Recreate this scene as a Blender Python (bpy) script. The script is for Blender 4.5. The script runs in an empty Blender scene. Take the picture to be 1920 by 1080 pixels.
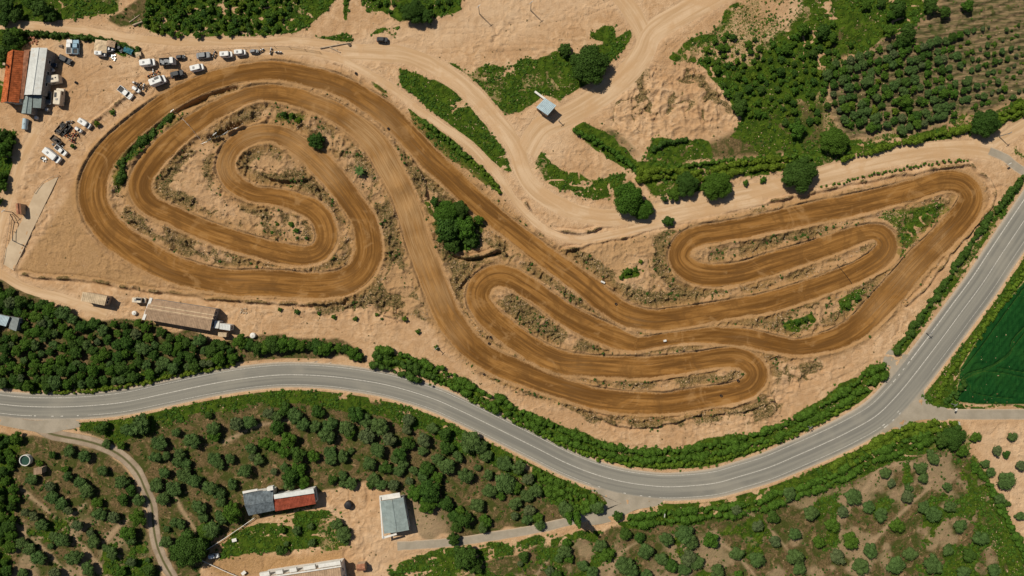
import bpy, math, random
import numpy as np
from mathutils import Vector

# ------------------------------------------------------------------ camera, sky, sun
S = 0.15            # metres per photo pixel on the ground
CH = 200.0          # camera height
scene = bpy.context.scene
cam_d = bpy.data.cameras.new("camera"); cam = bpy.data.objects.new("camera", cam_d)
scene.collection.objects.link(cam); scene.camera = cam
cam.location = (0, 0, CH); cam.rotation_euler = (0, 0, 0)
cam_d.sensor_width = 36; cam_d.lens = 36 * CH / (1920 * S)
cam_d.clip_start = 1; cam_d.clip_end = 8000
SUN_EL = math.radians(52); SUN_AZ = math.radians(-46)      # azimuth measured from +Y towards +X
w = bpy.data.worlds.new("World"); scene.world = w; w.use_nodes = True
nt = w.node_tree; bg = nt.nodes["Background"]
sky = nt.nodes.new("ShaderNodeTexSky"); sky.sky_type = 'NISHITA'; sky.sun_disc = False
sky.sun_elevation = SUN_EL; sky.sun_rotation = SUN_AZ % (2 * math.pi)
nt.links.new(sky.outputs[0], bg.inputs[0]); bg.inputs[1].default_value = 0.050
sd = bpy.data.lights.new("sun", 'SUN'); sd.energy = 4.9; sd.angle = math.radians(0.5); sd.color = (1.0, 0.925, 0.79)
so = bpy.data.objects.new("sun", sd); scene.collection.objects.link(so)
sv = Vector((math.sin(SUN_AZ) * math.cos(SUN_EL), math.cos(SUN_AZ) * math.cos(SUN_EL), math.sin(SUN_EL)))
so.rotation_euler = sv.to_track_quat('Z', 'Y').to_euler(); so.location = (0, 0, 120)
scene.view_settings.view_transform = 'Standard'; scene.view_settings.look = 'None'
scene.view_settings.exposure = -0.12; scene.view_settings.gamma = 1.0
scene.cycles.max_bounces = 5; scene.cycles.diffuse_bounces = 3

rng = np.random.default_rng(7); random.seed(7)
COL = scene.collection
# ------------------------------------------------------------------ helpers
def P(px, py, h=0.0):
    k = S * (CH - h) / CH
    return ((px - 960) * k, (540 - py) * k)
_lat = [np.random.default_rng(100 + i).random((256, 256)).astype(np.float32) for i in range(6)]
def vnoise(x, y, scale, seed=0):
    L = _lat[seed % 6]
    x = x / scale + 37.17 * seed; y = y / scale + 91.7 * seed
    xi = np.floor(x).astype(np.int64); yi = np.floor(y).astype(np.int64)
    fx = (x - xi); fy = (y - yi); fx = fx * fx * (3 - 2 * fx); fy = fy * fy * (3 - 2 * fy)
    a = L[xi & 255, yi & 255]; b = L[(xi + 1) & 255, yi & 255]
    c = L[xi & 255, (yi + 1) & 255]; d = L[(xi + 1) & 255, (yi + 1) & 255]
    return (a * (1 - fx) + b * fx) * (1 - fy) + (c * (1 - fx) + d * fx) * fy
def fbm(x, y, scale, octs=4, seed=0):
    t = 0; a = 1; n = 0
    for o in range(octs):
        t = t + a * vnoise(x, y, scale / 2 ** o, seed + o); n += a; a *= 0.5
    return t / n
def ridged(x, y, scale, octs=3, seed=0):
    t = 0; a = 1; n = 0
    for o in range(octs):
        t = t + a * (1 - np.abs(2 * vnoise(x, y, scale / 2 ** o, seed + o) - 1)) ** 2; n += a; a *= 0.55
    return t / n
def sstep(a, b, x):
    t = np.clip((x - a) / (b - a), 0, 1); return t * t * (3 - 2 * t)
def catmull(pts, closed=False, step=1.0):
    """pts: rows of any width; returns smoothed rows sampled about every step (in the unit of cols 0,1)"""
    pts = np.array(pts, float); n = len(pts); out = []
    rg = range(n if closed else n - 1)
    for i in rg:
        if closed: p0, p1, p2, p3 = pts[(i - 1) % n], pts[i], pts[(i + 1) % n], pts[(i + 2) % n]
        else: p0, p1, p2, p3 = pts[max(i - 1, 0)], pts[i], pts[i + 1], pts[min(i + 2, n - 1)]
        k = max(2, int(np.hypot(*(p2 - p1)[:2]) / step))
        for j in range(k):
            t = j / k
            out.append(0.5 * ((2 * p1) + (-p0 + p2) * t + (2 * p0 - 5 * p1 + 4 * p2 - p3) * t * t + (-p0 + 3 * p1 - 3 * p2 + p3) * t ** 3))
    if not closed: out.append(pts[-1])
    return np.array(out)
def wpts(pts):
    """photo px (x,y[,width px]) -> world metres"""
    r = []
    for p in pts:
        x, y = P(p[0], p[1]); r.append((x, y) + tuple(q * S for q in p[2:]))
    return r

def new_mesh(name, V, F, mats, mi=None, smooth=False, uv=None, attrs=None):
    """V (n,3); F (m,k) array or list of tuples"""
    me = bpy.data.meshes.new(name)
    if isinstance(F, np.ndarray):
        m, k = F.shape
        me.vertices.add(len(V)); me.vertices.foreach_set("co", np.asarray(V, np.float32).ravel())
        me.loops.add(m * k); me.loops.foreach_set("vertex_index", F.astype(np.int32).ravel())
        me.polygons.add(m)
        me.polygons.foreach_set("loop_start", np.arange(0, m * k, k, dtype=np.int32))
        me.polygons.foreach_set("loop_total", np.full(m, k, np.int32))
        me.update(calc_edges=True)
    else:
        me.from_pydata([tuple(v) for v in V], [], F); me.update()
    for mt in mats: me.materials.append(mt)
    if mi is not None: me.polygons.foreach_set("material_index", np.asarray(mi, np.int32))
    me.polygons.foreach_set("use_smooth", np.full(len(me.polygons), bool(smooth)))
    if uv is not None:
        l = me.uv_layers.new(name="UVMap")
        idx = np.empty(len(me.loops), np.int32); me.loops.foreach_get("vertex_index", idx)
        l.data.foreach_set("uv", np.asarray(uv, np.float32)[idx].ravel())
    if attrs:
        for an, arr in attrs.items():
            if arr.ndim == 2:
                a = me.attributes.new(an, 'FLOAT_COLOR', 'POINT'); a.data.foreach_set("color", arr.astype(np.float32).ravel())
            else:
                a = me.attributes.new(an, 'FLOAT', 'POINT'); a.data.foreach_set("value", arr.astype(np.float32).ravel())
    return me
def link(name, me, parent=None, loc=None, rz=0.0):
    o = bpy.data.objects.new(name, me); COL.objects.link(o)
    if loc is not None: o.location = loc
    o.rotation_euler = (0, 0, rz)
    if parent: o.parent = parent
    return o
def tag(o, label=None, cat=None, group=None, kind=None):
    if label: o["label"] = label
    if cat: o["category"] = cat
    if group: o["group"] = group
    if kind: o["kind"] = kind
    return o
def thing(name, label, cat, loc, rz=0.0, group=None):
    o = bpy.data.objects.new(name, None); COL.objects.link(o); o.location = loc; o.rotation_euler = (0, 0, rz)
    o.empty_display_size = 0.5
    return tag(o, label, cat, group)
class MB:
    def __init__(s): s.v = []; s.f = []; s.m = []
    def poly(s, pts, m=0):
        n = len(s.v); s.v += [tuple(p) for p in pts]; s.f.append(tuple(range(n, n + len(pts)))); s.m.append(m)
    def box(s, c, d, rz=0.0, m=0, taper=0.0, top=None):
        cx, cy, cz = c; a, b, h = d[0] / 2, d[1] / 2, d[2] / 2; n = len(s.v); co, si = math.cos(rz), math.sin(rz)
        for z, k in ((-h, 0), (h, taper)):
            for x, y in ((-a + k, -b + k), (a - k, -b + k), (a - k, b - k), (-a + k, b - k)):
                s.v.append((cx + x * co - y * si, cy + x * si + y * co, cz + z))
        for q in ((0, 3, 2, 1), (4, 5, 6, 7), (0, 1, 5, 4), (1, 2, 6, 5), (2, 3, 7, 6), (3, 0, 4, 7)):
            s.f.append(tuple(n + i for i in q)); s.m.append(m)
    def prism(s, pts, z0, z1, m=0, mt=None, inset=0.0):
        """pts: ccw outline; optional inset of the top"""
        n = len(s.v); k = len(pts); cx = sum(p[0] for p in pts) / k; cy = sum(p[1] for p in pts) / k
        for x, y in pts: s.v.append((x, y, z0))
        for x, y in pts:
            d = math.hypot(x - cx, y - cy) or 1; q = 1 - inset / d
            s.v.append((cx + (x - cx) * q, cy + (y - cy) * q, z1))
        for i in range(k):
            j = (i + 1) % k; s.f.append((n + i, n + j, n + k + j, n + k + i)); s.m.append(m)
        s.f.append(tuple(n + k + i for i in range(k))); s.m.append(m if mt is None else mt)
        s.f.append(tuple(n + i for i in reversed(range(k)))); s.m.append(m)
    def cyl(s, p0, p1, r0, r1=None, seg=10, m=0):
        r1 = r0 if r1 is None else r1; p0 = Vector(p0); p1 = Vector(p1); d = (p1 - p0).normalized()
        u = d.orthogonal().normalized(); v = d.cross(u); n = len(s.v)
        for p, r in ((p0, r0), (p1, r1)):
            for i in range(seg):
                a = 2 * math.pi * i / seg; q = p + (u * math.cos(a) + v * math.sin(a)) * r; s.v.append(tuple(q))
        for i in range(seg):
            j = (i + 1) % seg; s.f.append((n + i, n + j, n + seg + j, n + seg + i)); s.m.append(m)
        s.f.append(tuple(n + i for i in reversed(range(seg)))); s.m.append(m)
        s.f.append(tuple(n + seg + i for i in range(seg))); s.m.append(m)
    def dome(s, c, r, h, seg=14, rings=4, m=0):
        n = len(s.v)
        for j in range(rings):
            a = j / rings * math.pi / 2
            for i in range(seg):
                t = 2 * math.pi * i / seg
                s.v.append((c[0] + r * math.cos(a) * math.cos(t), c[1] + r * math.cos(a) * math.sin(t), c[2] + h * math.sin(a)))
        s.v.append((c[0], c[1], c[2] + h)); T = len(s.v) - 1
        for j in range(rings - 1):
            for i in range(seg):
                k = (i + 1) % seg; s.f.append((n + j * seg + i, n + j * seg + k, n + (j + 1) * seg + k, n + (j + 1) * seg + i)); s.m.append(m)
        for i in range(seg):
            s.f.append((n + (rings - 1) * seg + i, n + (rings - 1) * seg + (i + 1) % seg, T)); s.m.append(m)
    def build(s, name, mats, parent=None, loc=None, rz=0.0, smooth=False):
        if not isinstance(mats, (list, tuple)): mats = [mats]
        return link(name, new_mesh(name, s.v, s.f, mats, s.m, smooth), parent, loc, rz)

# ------------------------------------------------------------------ node material helpers
class NM:
    def __init__(s, name, rough=0.9):
        s.mat = bpy.data.materials.new(name); s.mat.use_nodes = True
        s.t = s.mat.node_tree; s.b = s.t.nodes["Principled BSDF"]; s.b.inputs["Roughness"].default_value = rough
        s.b.inputs["Specular IOR Level"].default_value = 0.06
        s.tc = s.t.nodes.new("ShaderNodeTexCoord")
    def L(s, a, b): s.t.links.new(a, b)
    def val(s, sock, v):
        if isinstance(v, (int, float)): sock.default_value = v
        elif isinstance(v, (tuple, list)): sock.default_value = (*v, 1) if len(v) == 3 else v
        else: s.L(v, sock)
    def mapping(s, co='Object', scale=(1, 1, 1), rot=(0, 0, 0)):
        m = s.t.nodes.new("ShaderNodeMapping"); m.inputs["Scale"].default_value = scale; m.inputs["Rotation"].default_value = rot
        s.L(s.tc.outputs[co], m.inputs[0]); return m.outputs[0]
    def noise(s, scale, detail=4, rough=0.55, vec=None, dist=0.0):
        n = s.t.nodes.new("ShaderNodeTexNoise"); n.inputs["Scale"].default_value = scale; n.inputs["Detail"].default_value = detail
        n.inputs["Roughness"].default_value = rough; n.inputs["Distortion"].default_value = dist
        s.L(vec if vec is not None else s.tc.outputs['Object'], n.inputs["Vector"]); return n.outputs[0]
    def voro(s, scale, vec=None, feat='F1'):
        n = s.t.nodes.new("ShaderNodeTexVoronoi"); n.inputs["Scale"].default_value = scale; n.feature = feat
        s.L(vec if vec is not None else s.tc.outputs['Object'], n.inputs["Vector"]); return n.outputs[0]
    def attr(s, name, ch=None):
        a = s.t.nodes.new("ShaderNodeAttribute"); a.attribute_name = name
        if ch is None: return a.outputs["Fac"]
        if ch == 3: return a.outputs["Alpha"]
        sp = s.t.nodes.new("ShaderNodeSeparateColor"); s.L(a.outputs["Color"], sp.inputs[0]); return sp.outputs[ch]
    def math(s, op, a, b=None, c=None, clamp=False):
        n = s.t.nodes.new("ShaderNodeMath"); n.operation = op; n.use_clamp = clamp
        for i, v in enumerate((a, b, c)):
            if v is not None: s.val(n.inputs[i], v)
        return n.outputs[0]
    def ramp(s, x, a, b, o0=0.0, o1=1.0):
        n = s.t.nodes.new("ShaderNodeMapRange"); n.interpolation_type = 'SMOOTHSTEP'
        s.val(n.inputs[0], x); n.inputs[1].default_value = a; n.inputs[2].default_value = b
        n.inputs[3].default_value = o0; n.inputs[4].default_value = o1; return n.outputs[0]
    def mix(s, f, a, b, blend='MIX'):
        n = s.t.nodes.new("ShaderNodeMix"); n.data_type = 'RGBA'; n.blend_type = blend
        s.val(n.inputs[0], f); s.val(n.inputs[6], a); s.val(n.inputs[7], b); return n.outputs[2]
    def bump(s, h, strength=0.5, dist=0.1, nrm=None):
        n = s.t.nodes.new("ShaderNodeBump"); n.inputs["Strength"].default_value = strength; n.inputs["Distance"].default_value = dist
        s.L(h, n.inputs["Height"])
        if nrm is not None: s.L(nrm, n.inputs["Normal"])
        return n.outputs[0]
    def done(s, col, nrm=None):
        s.val(s.b.inputs["Base Color"], col)
        if nrm is not None: s.L(nrm, s.b.inputs["Normal"])
        return s.mat
def simple(name, col, rough=0.6, var=0.15, scale=1.2, metal=0.0, spec=0.3):
    m = NM(name, rough); m.b.inputs["Metallic"].default_value = metal; m.b.inputs["Specular IOR Level"].default_value = spec
    n = m.noise(scale, 5, 0.65)
    dk = tuple(c * (1 - var * 1.6) for c in col); lt = tuple(min(1, c * (1 + var)) for c in col)
    return m.done(m.mix(m.ramp(n, 0.3, 0.7), dk, lt))

# ------------------------------------------------------------------ layout traced on the ground (photo px)
TR = [(1195,645,26),(1240,638,22),(1290,631,24),(1340,629,30),(1395,633,34),(1445,643,32),(1490,651,30),(1540,643,36),(1583,628,42),(1618,604,46),(1648,573,50),(1682,536,50),(1715,497,48),(1752,460,47),(1790,422,48),(1814,392,50),(1821,365,44),(1802,343,40),(1765,340,37),(1715,355,40),(1665,368,38),(1590,386,41),(1515,401,41),(1440,418,38),(1400,426,38),(1355,434,36),(1310,442,38),(1282,458,40),(1274,484,41),(1296,508,42),(1335,516,42),(1390,511,41),(1440,496,42),(1490,481,40),(1540,465,38),(1590,447,36),(1630,435,30),(1655,441,34),(1664,462,42),(1648,485,42),(1610,508,38),(1560,528,38),(1500,549,38),(1440,567,38),(1400,574,36),(1360,581,36),(1310,590,38),(1260,598,40),(1215,600,40),(1170,588,43),(1135,565,44),(1098,535,42),(1052,502,40),(1008,470,38),(960,433,36),(918,400,38),(880,366,40),(843,331,41),(808,300,42),(778,268,42),(750,238,42),(720,210,42),(688,188,40),(652,167,38),(615,152,38),(578,143,37),(530,133,36),(480,133,35),(412,146,33),(362,165,35),(310,194,37),(274,221,39),(239,250,41),(214,274,43),(192,303,47),(177,337,51),(174,370,54),(184,402,55),(206,432,55),(238,458,55),(275,480,56),(313,500,52),(350,513,50),(395,524,47),(440,530,48),(480,530,50),(530,532,50),(590,536,48),(640,530,50),(672,512,50),(690,480,52),(690,445,50),(680,410,46),(657,375,44),(632,342,44),(600,306,44),(560,272,38),(515,250,33),(475,252,34),(442,270,34),(424,298,34),(425,325,34),(445,348,34),(478,364,30),(515,368,31),(550,377,34),(585,392,38),(606,415,40),(612,445,40),(600,470,38),(572,480,36),(530,475,40),(480,463,38),(430,448,38),(380,430,38),(325,405,36),(285,388,38),(264,364,42),(264,335,42),(284,303,42),(312,272,42),(340,248,38),(368,228,36),(400,208,34),(440,188,31),(480,174,28),(530,176,31),(580,190,34),(622,207,36),(662,232,40),(704,270,46),(729,313,46),(752,357,43),(767,396,44),(781,443,46),(797,488,47),(815,536,48),(838,590,50),(862,625,48),(890,655,46),(925,678,45),(960,693,45),(1010,713,40),(1060,730,38),(1110,745,40),(1160,753,42),(1210,756,42),(1260,755,40),(1320,745,40),(1370,737,38),(1405,724,40),(1418,703,44),(1410,684,40),(1385,671,38),(1350,671,36),(1310,677,36),(1260,684,38),(1210,689,40),(1160,688,40),(1110,686,40),(1055,680,44),(1010,662,44),(968,635,44),(938,612,44),(912,588,44),(897,562,44),(900,538,44),(920,520,42),(950,518,40),(985,536,40),(1020,560,38),(1062,590,40),(1110,615,42),(1155,634,40)]
DUST = [(475,252,50,.6),(420,310,45,.6),(560,275,45,.7),(610,320,50,.7),(440,190,60,.35),(350,245,40,.25),(600,200,60,.5),(690,255,60,.9),(730,320,60,1),(765,390,60,1),(790,470,60,.9),(815,550,55,.7),(850,620,45,.5),(1700,510,60,.55),(1650,580,45,.5),(1760,450,40,.4),(1080,700,40,.3),(640,535,40,.3),(450,545,60,.3),(300,520,40,.25),(1190,600,30,.3),(1400,640,40,.2)]
ROAD = [(-1500,560),(-900,640),(-400,705),(-150,738),(0,757),(62,762),(137,762),(225,755),(300,740),(375,724),(430,714),(480,707),(530,703),(592,704),(655,710),(730,723),(805,745),(855,766),(905,790),(960,817),(1010,842),(1060,867),(1110,887),(1160,901),(1210,909),(1260,912),(1335,906),(1385,893),(1440,876),(1490,855),(1540,833),(1590,809),(1640,780),(1677,745),(1715,700),(1765,635),(1802,585),(1840,534),(1877,478),(1920,414),(2000,295),(2120,110),(2300,-150),(2800,-900)]
LANES = {   # name: (points px, width px, kind)
 'sw': ([(40,792),(70,800),(100,814),(155,825),(195,837),(230,857),(257,885),(272,917),(285,950),(288,985),(295,1022),(307,1052),(325,1084),(350,1130),(420,1300),(600,1700)],21),
 'side_e': ([(1690,770),(1730,773),(1770,776),(1850,777),(1920,777),(2100,776),(2600,770)],20),
 'side_s': ([(1160,943),(1120,962),(1080,974),(1035,985),(1000,993),(960,1000),(905,1009),(855,1016),(800,1021),(745,1024)],17),
 'north': ([(-900,120),(-300,70),(-60,50),(0,46),(75,50),(150,56),(200,63),(250,71),(325,78),(400,78),(480,77),(560,76),(620,84),(680,92)],15),
 'access': ([(440,104),(480,96),(530,95),(580,97),(630,108),(667,125),(705,145),(742,170),(780,202),(830,237),(880,272),(917,310),(942,340),(965,375),(997,410),(1035,438),(1085,449),(1160,437),(1215,424),(1270,412),(1350,392),(1430,374)],15),
 'main': ([(640,96),(700,98),(755,102),(805,120),(855,150),(892,182),(925,220),(950,250),(968,282),(980,320),(1000,352),(1035,378),(1080,398),(1140,408),(1200,402),(1285,386),(1360,370),(1440,354),(1510,338),(1590,317),(1665,298),(1740,284),(1815,279),(1860,285)],34),
 'ne': ([(985,285),(1015,240),(1060,218),(1110,190),(1155,158),(1188,125),(1208,95),(1225,60),(1290,20),(1370,-25),(1500,-110),(1800,-320)],46),
 'ne2': ([(1200,110),(1210,75),(1190,30),(1160,-10),(1100,-70),(900,-250)],36),
 'pave': ([(1855,283),(1885,296),(1905,312),(1945,335),(1990,345)],16),
 'ner': ([(1845,278),(1880,260),(1920,235),(2000,190),(2300,20)],24),
 'west': ([(70,240),(45,290),(25,345),(8,400),(-6,450),(-10,500),(20,525),(60,545),(120,560),(200,590)],20),
}
POLY = {}
POLY['grass'] = [
 [(-60,-60),(-20,36),(35,43),(100,44),(160,40),(215,26),(240,-60)],
 [(262,52),(268,15),(300,-60),(625,-60),(620,5),(605,22),(585,45),(565,62),(540,70),(480,70),(380,72),(300,68)],
 [(572,76),(620,68),(660,64),(674,90),(640,98),(600,85)],
 [(640,-60),(662,-60),(655,42),(642,38)],
 [(668,-60),(880,-60),(862,20),(780,45),(745,36),(718,28),(690,22)],
 [(690,62),(720,50),(755,47),(742,68),(708,66)],
 [(0,55),(60,56),(120,60),(180,70),(240,80),(264,98),(232,102),(180,82),(130,76),(60,72),(34,96),(12,125),(-40,135),(-60,50)],
 [(-60,235),(25,250),(30,275),(18,330),(-5,370),(-60,380)], [(-60,135),(14,150),(8,195),(-60,200)],
 [(748,130),(780,135),(815,142),(850,165),(888,198),(918,240),(950,285),(962,332),(945,322),(900,290),(850,245),(800,200),(762,165)],
 [(760,188),(800,222),(850,262),(882,290),(920,325),(946,372),(928,362),(882,328),(838,292),(795,252),(765,215)],
 [(682,124),(710,148),(742,178),(736,180),(704,158)],
 [(830,118),(860,122),(880,130),(910,115),(940,120),(985,104),(1000,112),(1040,100),(1070,100),(1120,85),(1180,55),(1182,72),(1130,122),(1108,150),(1060,180),(1048,200),(1020,178),(985,205),(945,222),(918,198),(880,168),(850,140)],
 [(1108,55),(1130,40),(1155,50),(1150,68),(1130,78),(1110,70)],
 [(1000,290),(1010,282),(1040,295),(1055,325),(1100,335),(1180,330),(1155,375),(1100,372),(1050,362),(1020,342),(1005,315)],
 [(1070,232),(1090,225),(1130,248),(1180,285),(1210,300),(1260,305),(1330,305),(1440,290),(1560,300),(1600,285),(1700,265),(1840,225),(1920,190),(1920,225),(1830,256),(1700,279),(1580,305),(1500,320),(1390,335),(1300,360),(1230,372),(1200,340),(1180,325),(1150,300),(1090,262)],
 [(1250,105),(1300,70),(1335,52),(1370,18),(1400,-10),(1480,-60),(2000,-60),(2000,180),(1900,200),(1840,225),(1700,262),(1600,290),(1560,300),(1440,290),(1370,255),(1390,222),(1370,190),(1340,155),(1300,125),(1262,120)],
 [(1205,295),(1215,262),(1290,255),(1330,262),(1340,300),(1260,305)],
 [(1670,662),(1700,622),(1780,512),(1850,410),(1912,328),(1930,340),(1912,362),(1800,530),(1690,668)],
 [(700,652),(760,668),(850,708),(950,756),(1050,800),(1150,835),(1250,838),(1350,822),(1450,796),(1540,750),(1600,712),(1648,680),(1666,690),(1660,712),(1600,765),(1530,802),(1450,846),(1350,872),(1250,884),(1160,874),(1080,848),(1000,808),(900,757),(820,717),(740,692),(698,678)],
 [(1735,745),(1733,712),(1760,668),(1850,550),(1925,450),(2050,270),(2080,290),(1925,520),(1850,605),(1800,690),(1800,745),(1830,757),(2300,757),(2300,766),(1760,763)],
 [(135,800),(230,783),(330,760),(420,743),(540,731),(640,740),(740,772),(840,816),(940,862),(1050,903),(1130,928),(1139,945),(1112,962),(1050,950),(980,905),(900,862),(800,818),(700,780),(600,758),(500,758),(400,772),(300,804),(215,830),(190,815)],
 [(1150,975),(1230,953),(1400,938),(1500,903),(1600,848),(1700,793),(1790,787),(1824,820),(1812,850),(1740,852),(1640,882),(1500,932),(1380,962),(1280,985),(1180,990)],
 [(-60,810),(40,815),(30,860),(28,960),(15,1140),(-60,1140)],
 [(440,985),(478,978),(560,962),(640,955),(660,985),(655,1024),(600,1034),(500,1038),(430,1040),(400,1062),(420,1010)],
 [(730,1060),(800,1035),(880,1025),(1000,1010),(1100,990),(1140,985),(1120,1010),(1000,1030),(900,1060),(860,1140),(720,1140)],
 [(1640,402),(1770,375),(1782,392),(1720,450),(1688,482),(1668,428)], [(1570,562),(1628,540),(1612,572),(1575,584)], [(1462,604),(1530,582),(1538,603),(1500,624),(1465,620)],
 [(214,318),(228,285),(258,255),(300,228),(332,210),(348,200),(320,235),(280,262),(248,292),(232,322),(226,372),(212,350)],
 [(800,370),(850,372),(905,410),(900,470),(850,480),(815,440)],
 [(1165,505),(1210,500),(1205,518),(1170,525)],[(520,205),(560,215),(565,232),(520,222)],[(655,700),(690,690),(690,700),(660,706)],
 [(1820,850),(1870,920),(1925,1030),(1960,1140),(1900,1140),(1850,1010),(1790,880)],
 [(1900,270),(1925,285),(1925,300),(1905,290)],
]
POLY['soil'] = [
 [(140,800),(420,745),(560,733),(700,755),(850,815),(1000,880),(1130,925),(1140,945),(1100,968),(1000,985),(860,1008),(790,1005),(770,950),(705,900),(640,912),(600,930),(590,955),(470,975),(430,1000),(380,1060),(400,1140),(340,1140),(295,990),(262,880),(200,828)],
 [(-60,815),(60,808),(130,825),(190,842),(235,870),(262,920),(276,990),(295,1050),(320,1140),(-60,1140)],
 [(1150,985),(1250,975),(1400,950),(1500,925),(1640,875),(1740,845),(1812,850),(1850,910),(1960,1140),(820,1140),(900,1060),(1000,1030),(1120,1005)],
 [(-60,500),(60,550),(120,580),(170,600),(260,600),(400,640),(440,640),(480,625),(640,640),(680,660),(680,690),(640,672),(560,680),(480,690),(400,690),(300,705),(200,728),(100,738),(-60,725)],
 [(195,40),(290,-20),(262,55),(220,55)],
]
POLY['plough'] = [[(1590,120),(1660,70),(1740,30),(1780,-60),(2100,-60),(2100,150),(1920,188),(1830,215),(1700,250),(1600,262),(1548,220),(1552,160)]]
POLY['crop'] = [[(1790,752),(1800,690),(1850,608),(1925,522),(2080,300),(2700,200),(2700,757),(1830,757)]]
POLY['clay'] = [[(30,510),(60,470),(150,335),(150,420),(200,480),(300,540),(480,560),(450,566),(300,548),(130,524)],
 [(395,1010),(470,985),(480,1038),(560,1044),(640,1030),(642,1052),(485,1078),(420,1090),(392,1062)]]
POLY['pale'] = [[(90,105),(270,125),(420,105),(560,100),(640,110),(740,90),(960,70),(1180,0),(1250,-60),(880,-60),(870,25),(700,60),(640,90),(420,90),(270,98),(190,95),(100,70)],
 [(680,1000),(760,920),(830,980),(850,1010),(760,1025),(690,1140),(640,1140),(665,1050)],
 [(1830,790),(2500,790),(2500,1400),(1990,1140),(1925,1010),(1860,900),(1825,840)],
 [(950,240),(1010,215),(1060,230),(1080,300),(1010,290),(1000,350),(960,330)],
 [(1480,20),(1440,60),(1425,110),(1450,110),(1500,40),(1560,-60),(1500,-60)],
 [(1655,664),(1690,655),(1700,672),(1672,705),(1655,690)],
]
HULL = [(150,340),(200,260),(300,185),(400,135),(520,118),(640,150),(760,230),(960,400),(1060,470),(1130,450),(1240,435),(1300,415),(1480,380),(1700,335),(1800,320),(1850,350),(1840,410),(1720,540),(1620,640),(1500,672),(1450,690),(1445,765),(1300,802),(1150,797),(1000,745),(900,705),(800,600),(740,590),(680,570),(600,568),(400,552),(250,500),(160,420)]
ROUGH = [[(520,560),(640,560),(720,520),(770,560),(760,600),(680,590),(560,585)],[(1090,768),(1440,730),(1480,740),(1440,785),(1250,800),(1110,790)],
 [(1055,478),(1085,470),(1150,530),(1195,575),(1120,528)],[(1200,560),(1300,555),(1330,575),(1230,580)],[(800,350),(850,350),(930,420),(940,480),(880,500),(850,560),(820,480)],
 [(1190,130),(1300,130),(1370,190),(1380,225),(1300,250),(1210,262),(1130,240),(1150,190)],[(1440,690),(1560,675),(1480,740),(1440,745)]]
BANKS = [   # low earth banks and washed-out ditches (px points, height)
 ([(985,380),(1000,405),(1020,422),(1045,433),(1085,436),(1120,427),(1160,415),(1190,412)],.7),([(1060,468),(1100,458),(1150,447),(1200,434),(1250,420),(1300,412)],.7),
 ([(40,514),(130,523),(200,531),(300,546),(400,559),(462,563),(560,570),(640,568)],.6),([(840,470),(870,482),(905,479),(935,468),(950,478)],.9),
 ([(400,262),(430,250),(455,240),(500,226)],.8),([(480,322),(520,336),(560,340),(580,335),(600,372)],.8),([(1130,525),(1170,565),(1190,575)],.5),
 ([(1222,500),(1240,525),(1262,545),(1300,555)],.4),([(760,262),(775,300),(790,330),(800,370)],.7),([(1090,735),(1110,775),(1160,795),(1220,797),(1270,785),(1330,775),(1400,768),(1450,750)],.7),
 ([(1240,418),(1330,400),(1440,378),(1515,362),(1560,352),(1650,334),(1740,318),(1815,308)],.5),([(1820,310),(1845,330),(1862,355),(1858,385),(1845,400),(1800,455),(1740,530),(1700,572)],.5),
 ([(700,560),(720,590),(760,600)],.5),([(870,470),(885,500),(860,540)],.5),([(1350,690),(1300,700),(1180,718)],.4),([(150,250),(190,220),(240,180),(300,150),(350,135)],.35),
 ([(620,112),(670,135),(715,175),(757,215),(800,258)],.4),([(55,430),(28,505)],.2),([(560,700),(640,660)],.1),([(905,640),(945,668),(985,690),(1050,712)],.5),([(1085,560),(1120,590),(1170,612)],.5),
]
JUMPS = [(750,352,12,1.3),(770,392,9,.7),(1036,690,10,1.1),(628,310,10,.9),(566,285,9,.6),(1190,660,8,.6),(728,300,10,.8),(905,533,8,.5),(1560,375,9,.4),(1350,508,8,.4),(430,447,8,.4),(690,545,8,.3)]

# ------------------------------------------------------------------ height field on a tensor grid
G = 0.25
xin = np.arange(-152, 152 + G / 2, G); yin = np.arange(-88, 88 + G / 2, G)
def stretch(a):
    o = []; s = G; v = 0
    while v < 3600: s *= 1.22; v += s; o.append(v)
    o = np.array(o); return np.concatenate([(a[0] - o)[::-1], a, a[-1] + o])
XA = stretch(xin).astype(np.float32); YA = stretch(yin).astype(np.float32)
X, Y = np.meshgrid(XA, YA)      # shape (ny,nx)
NY, NX = X.shape
PX = X / S + 960; PY = 540 - Y / S

def base(x, y):
    x = np.asarray(x, np.float32); y = np.asarray(y, np.float32)
    z = (fbm(x, y, 60, 2, 1) - 0.5) * 1.0
    for jx, jy, r, h in JUMPS:
        cx, cy = P(jx, jy); d2 = ((x - cx) ** 2 + (y - cy) ** 2) / (r * S * 1.35) ** 2
        z = z + h * 0.6 * np.exp(-d2)
    return z

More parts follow.
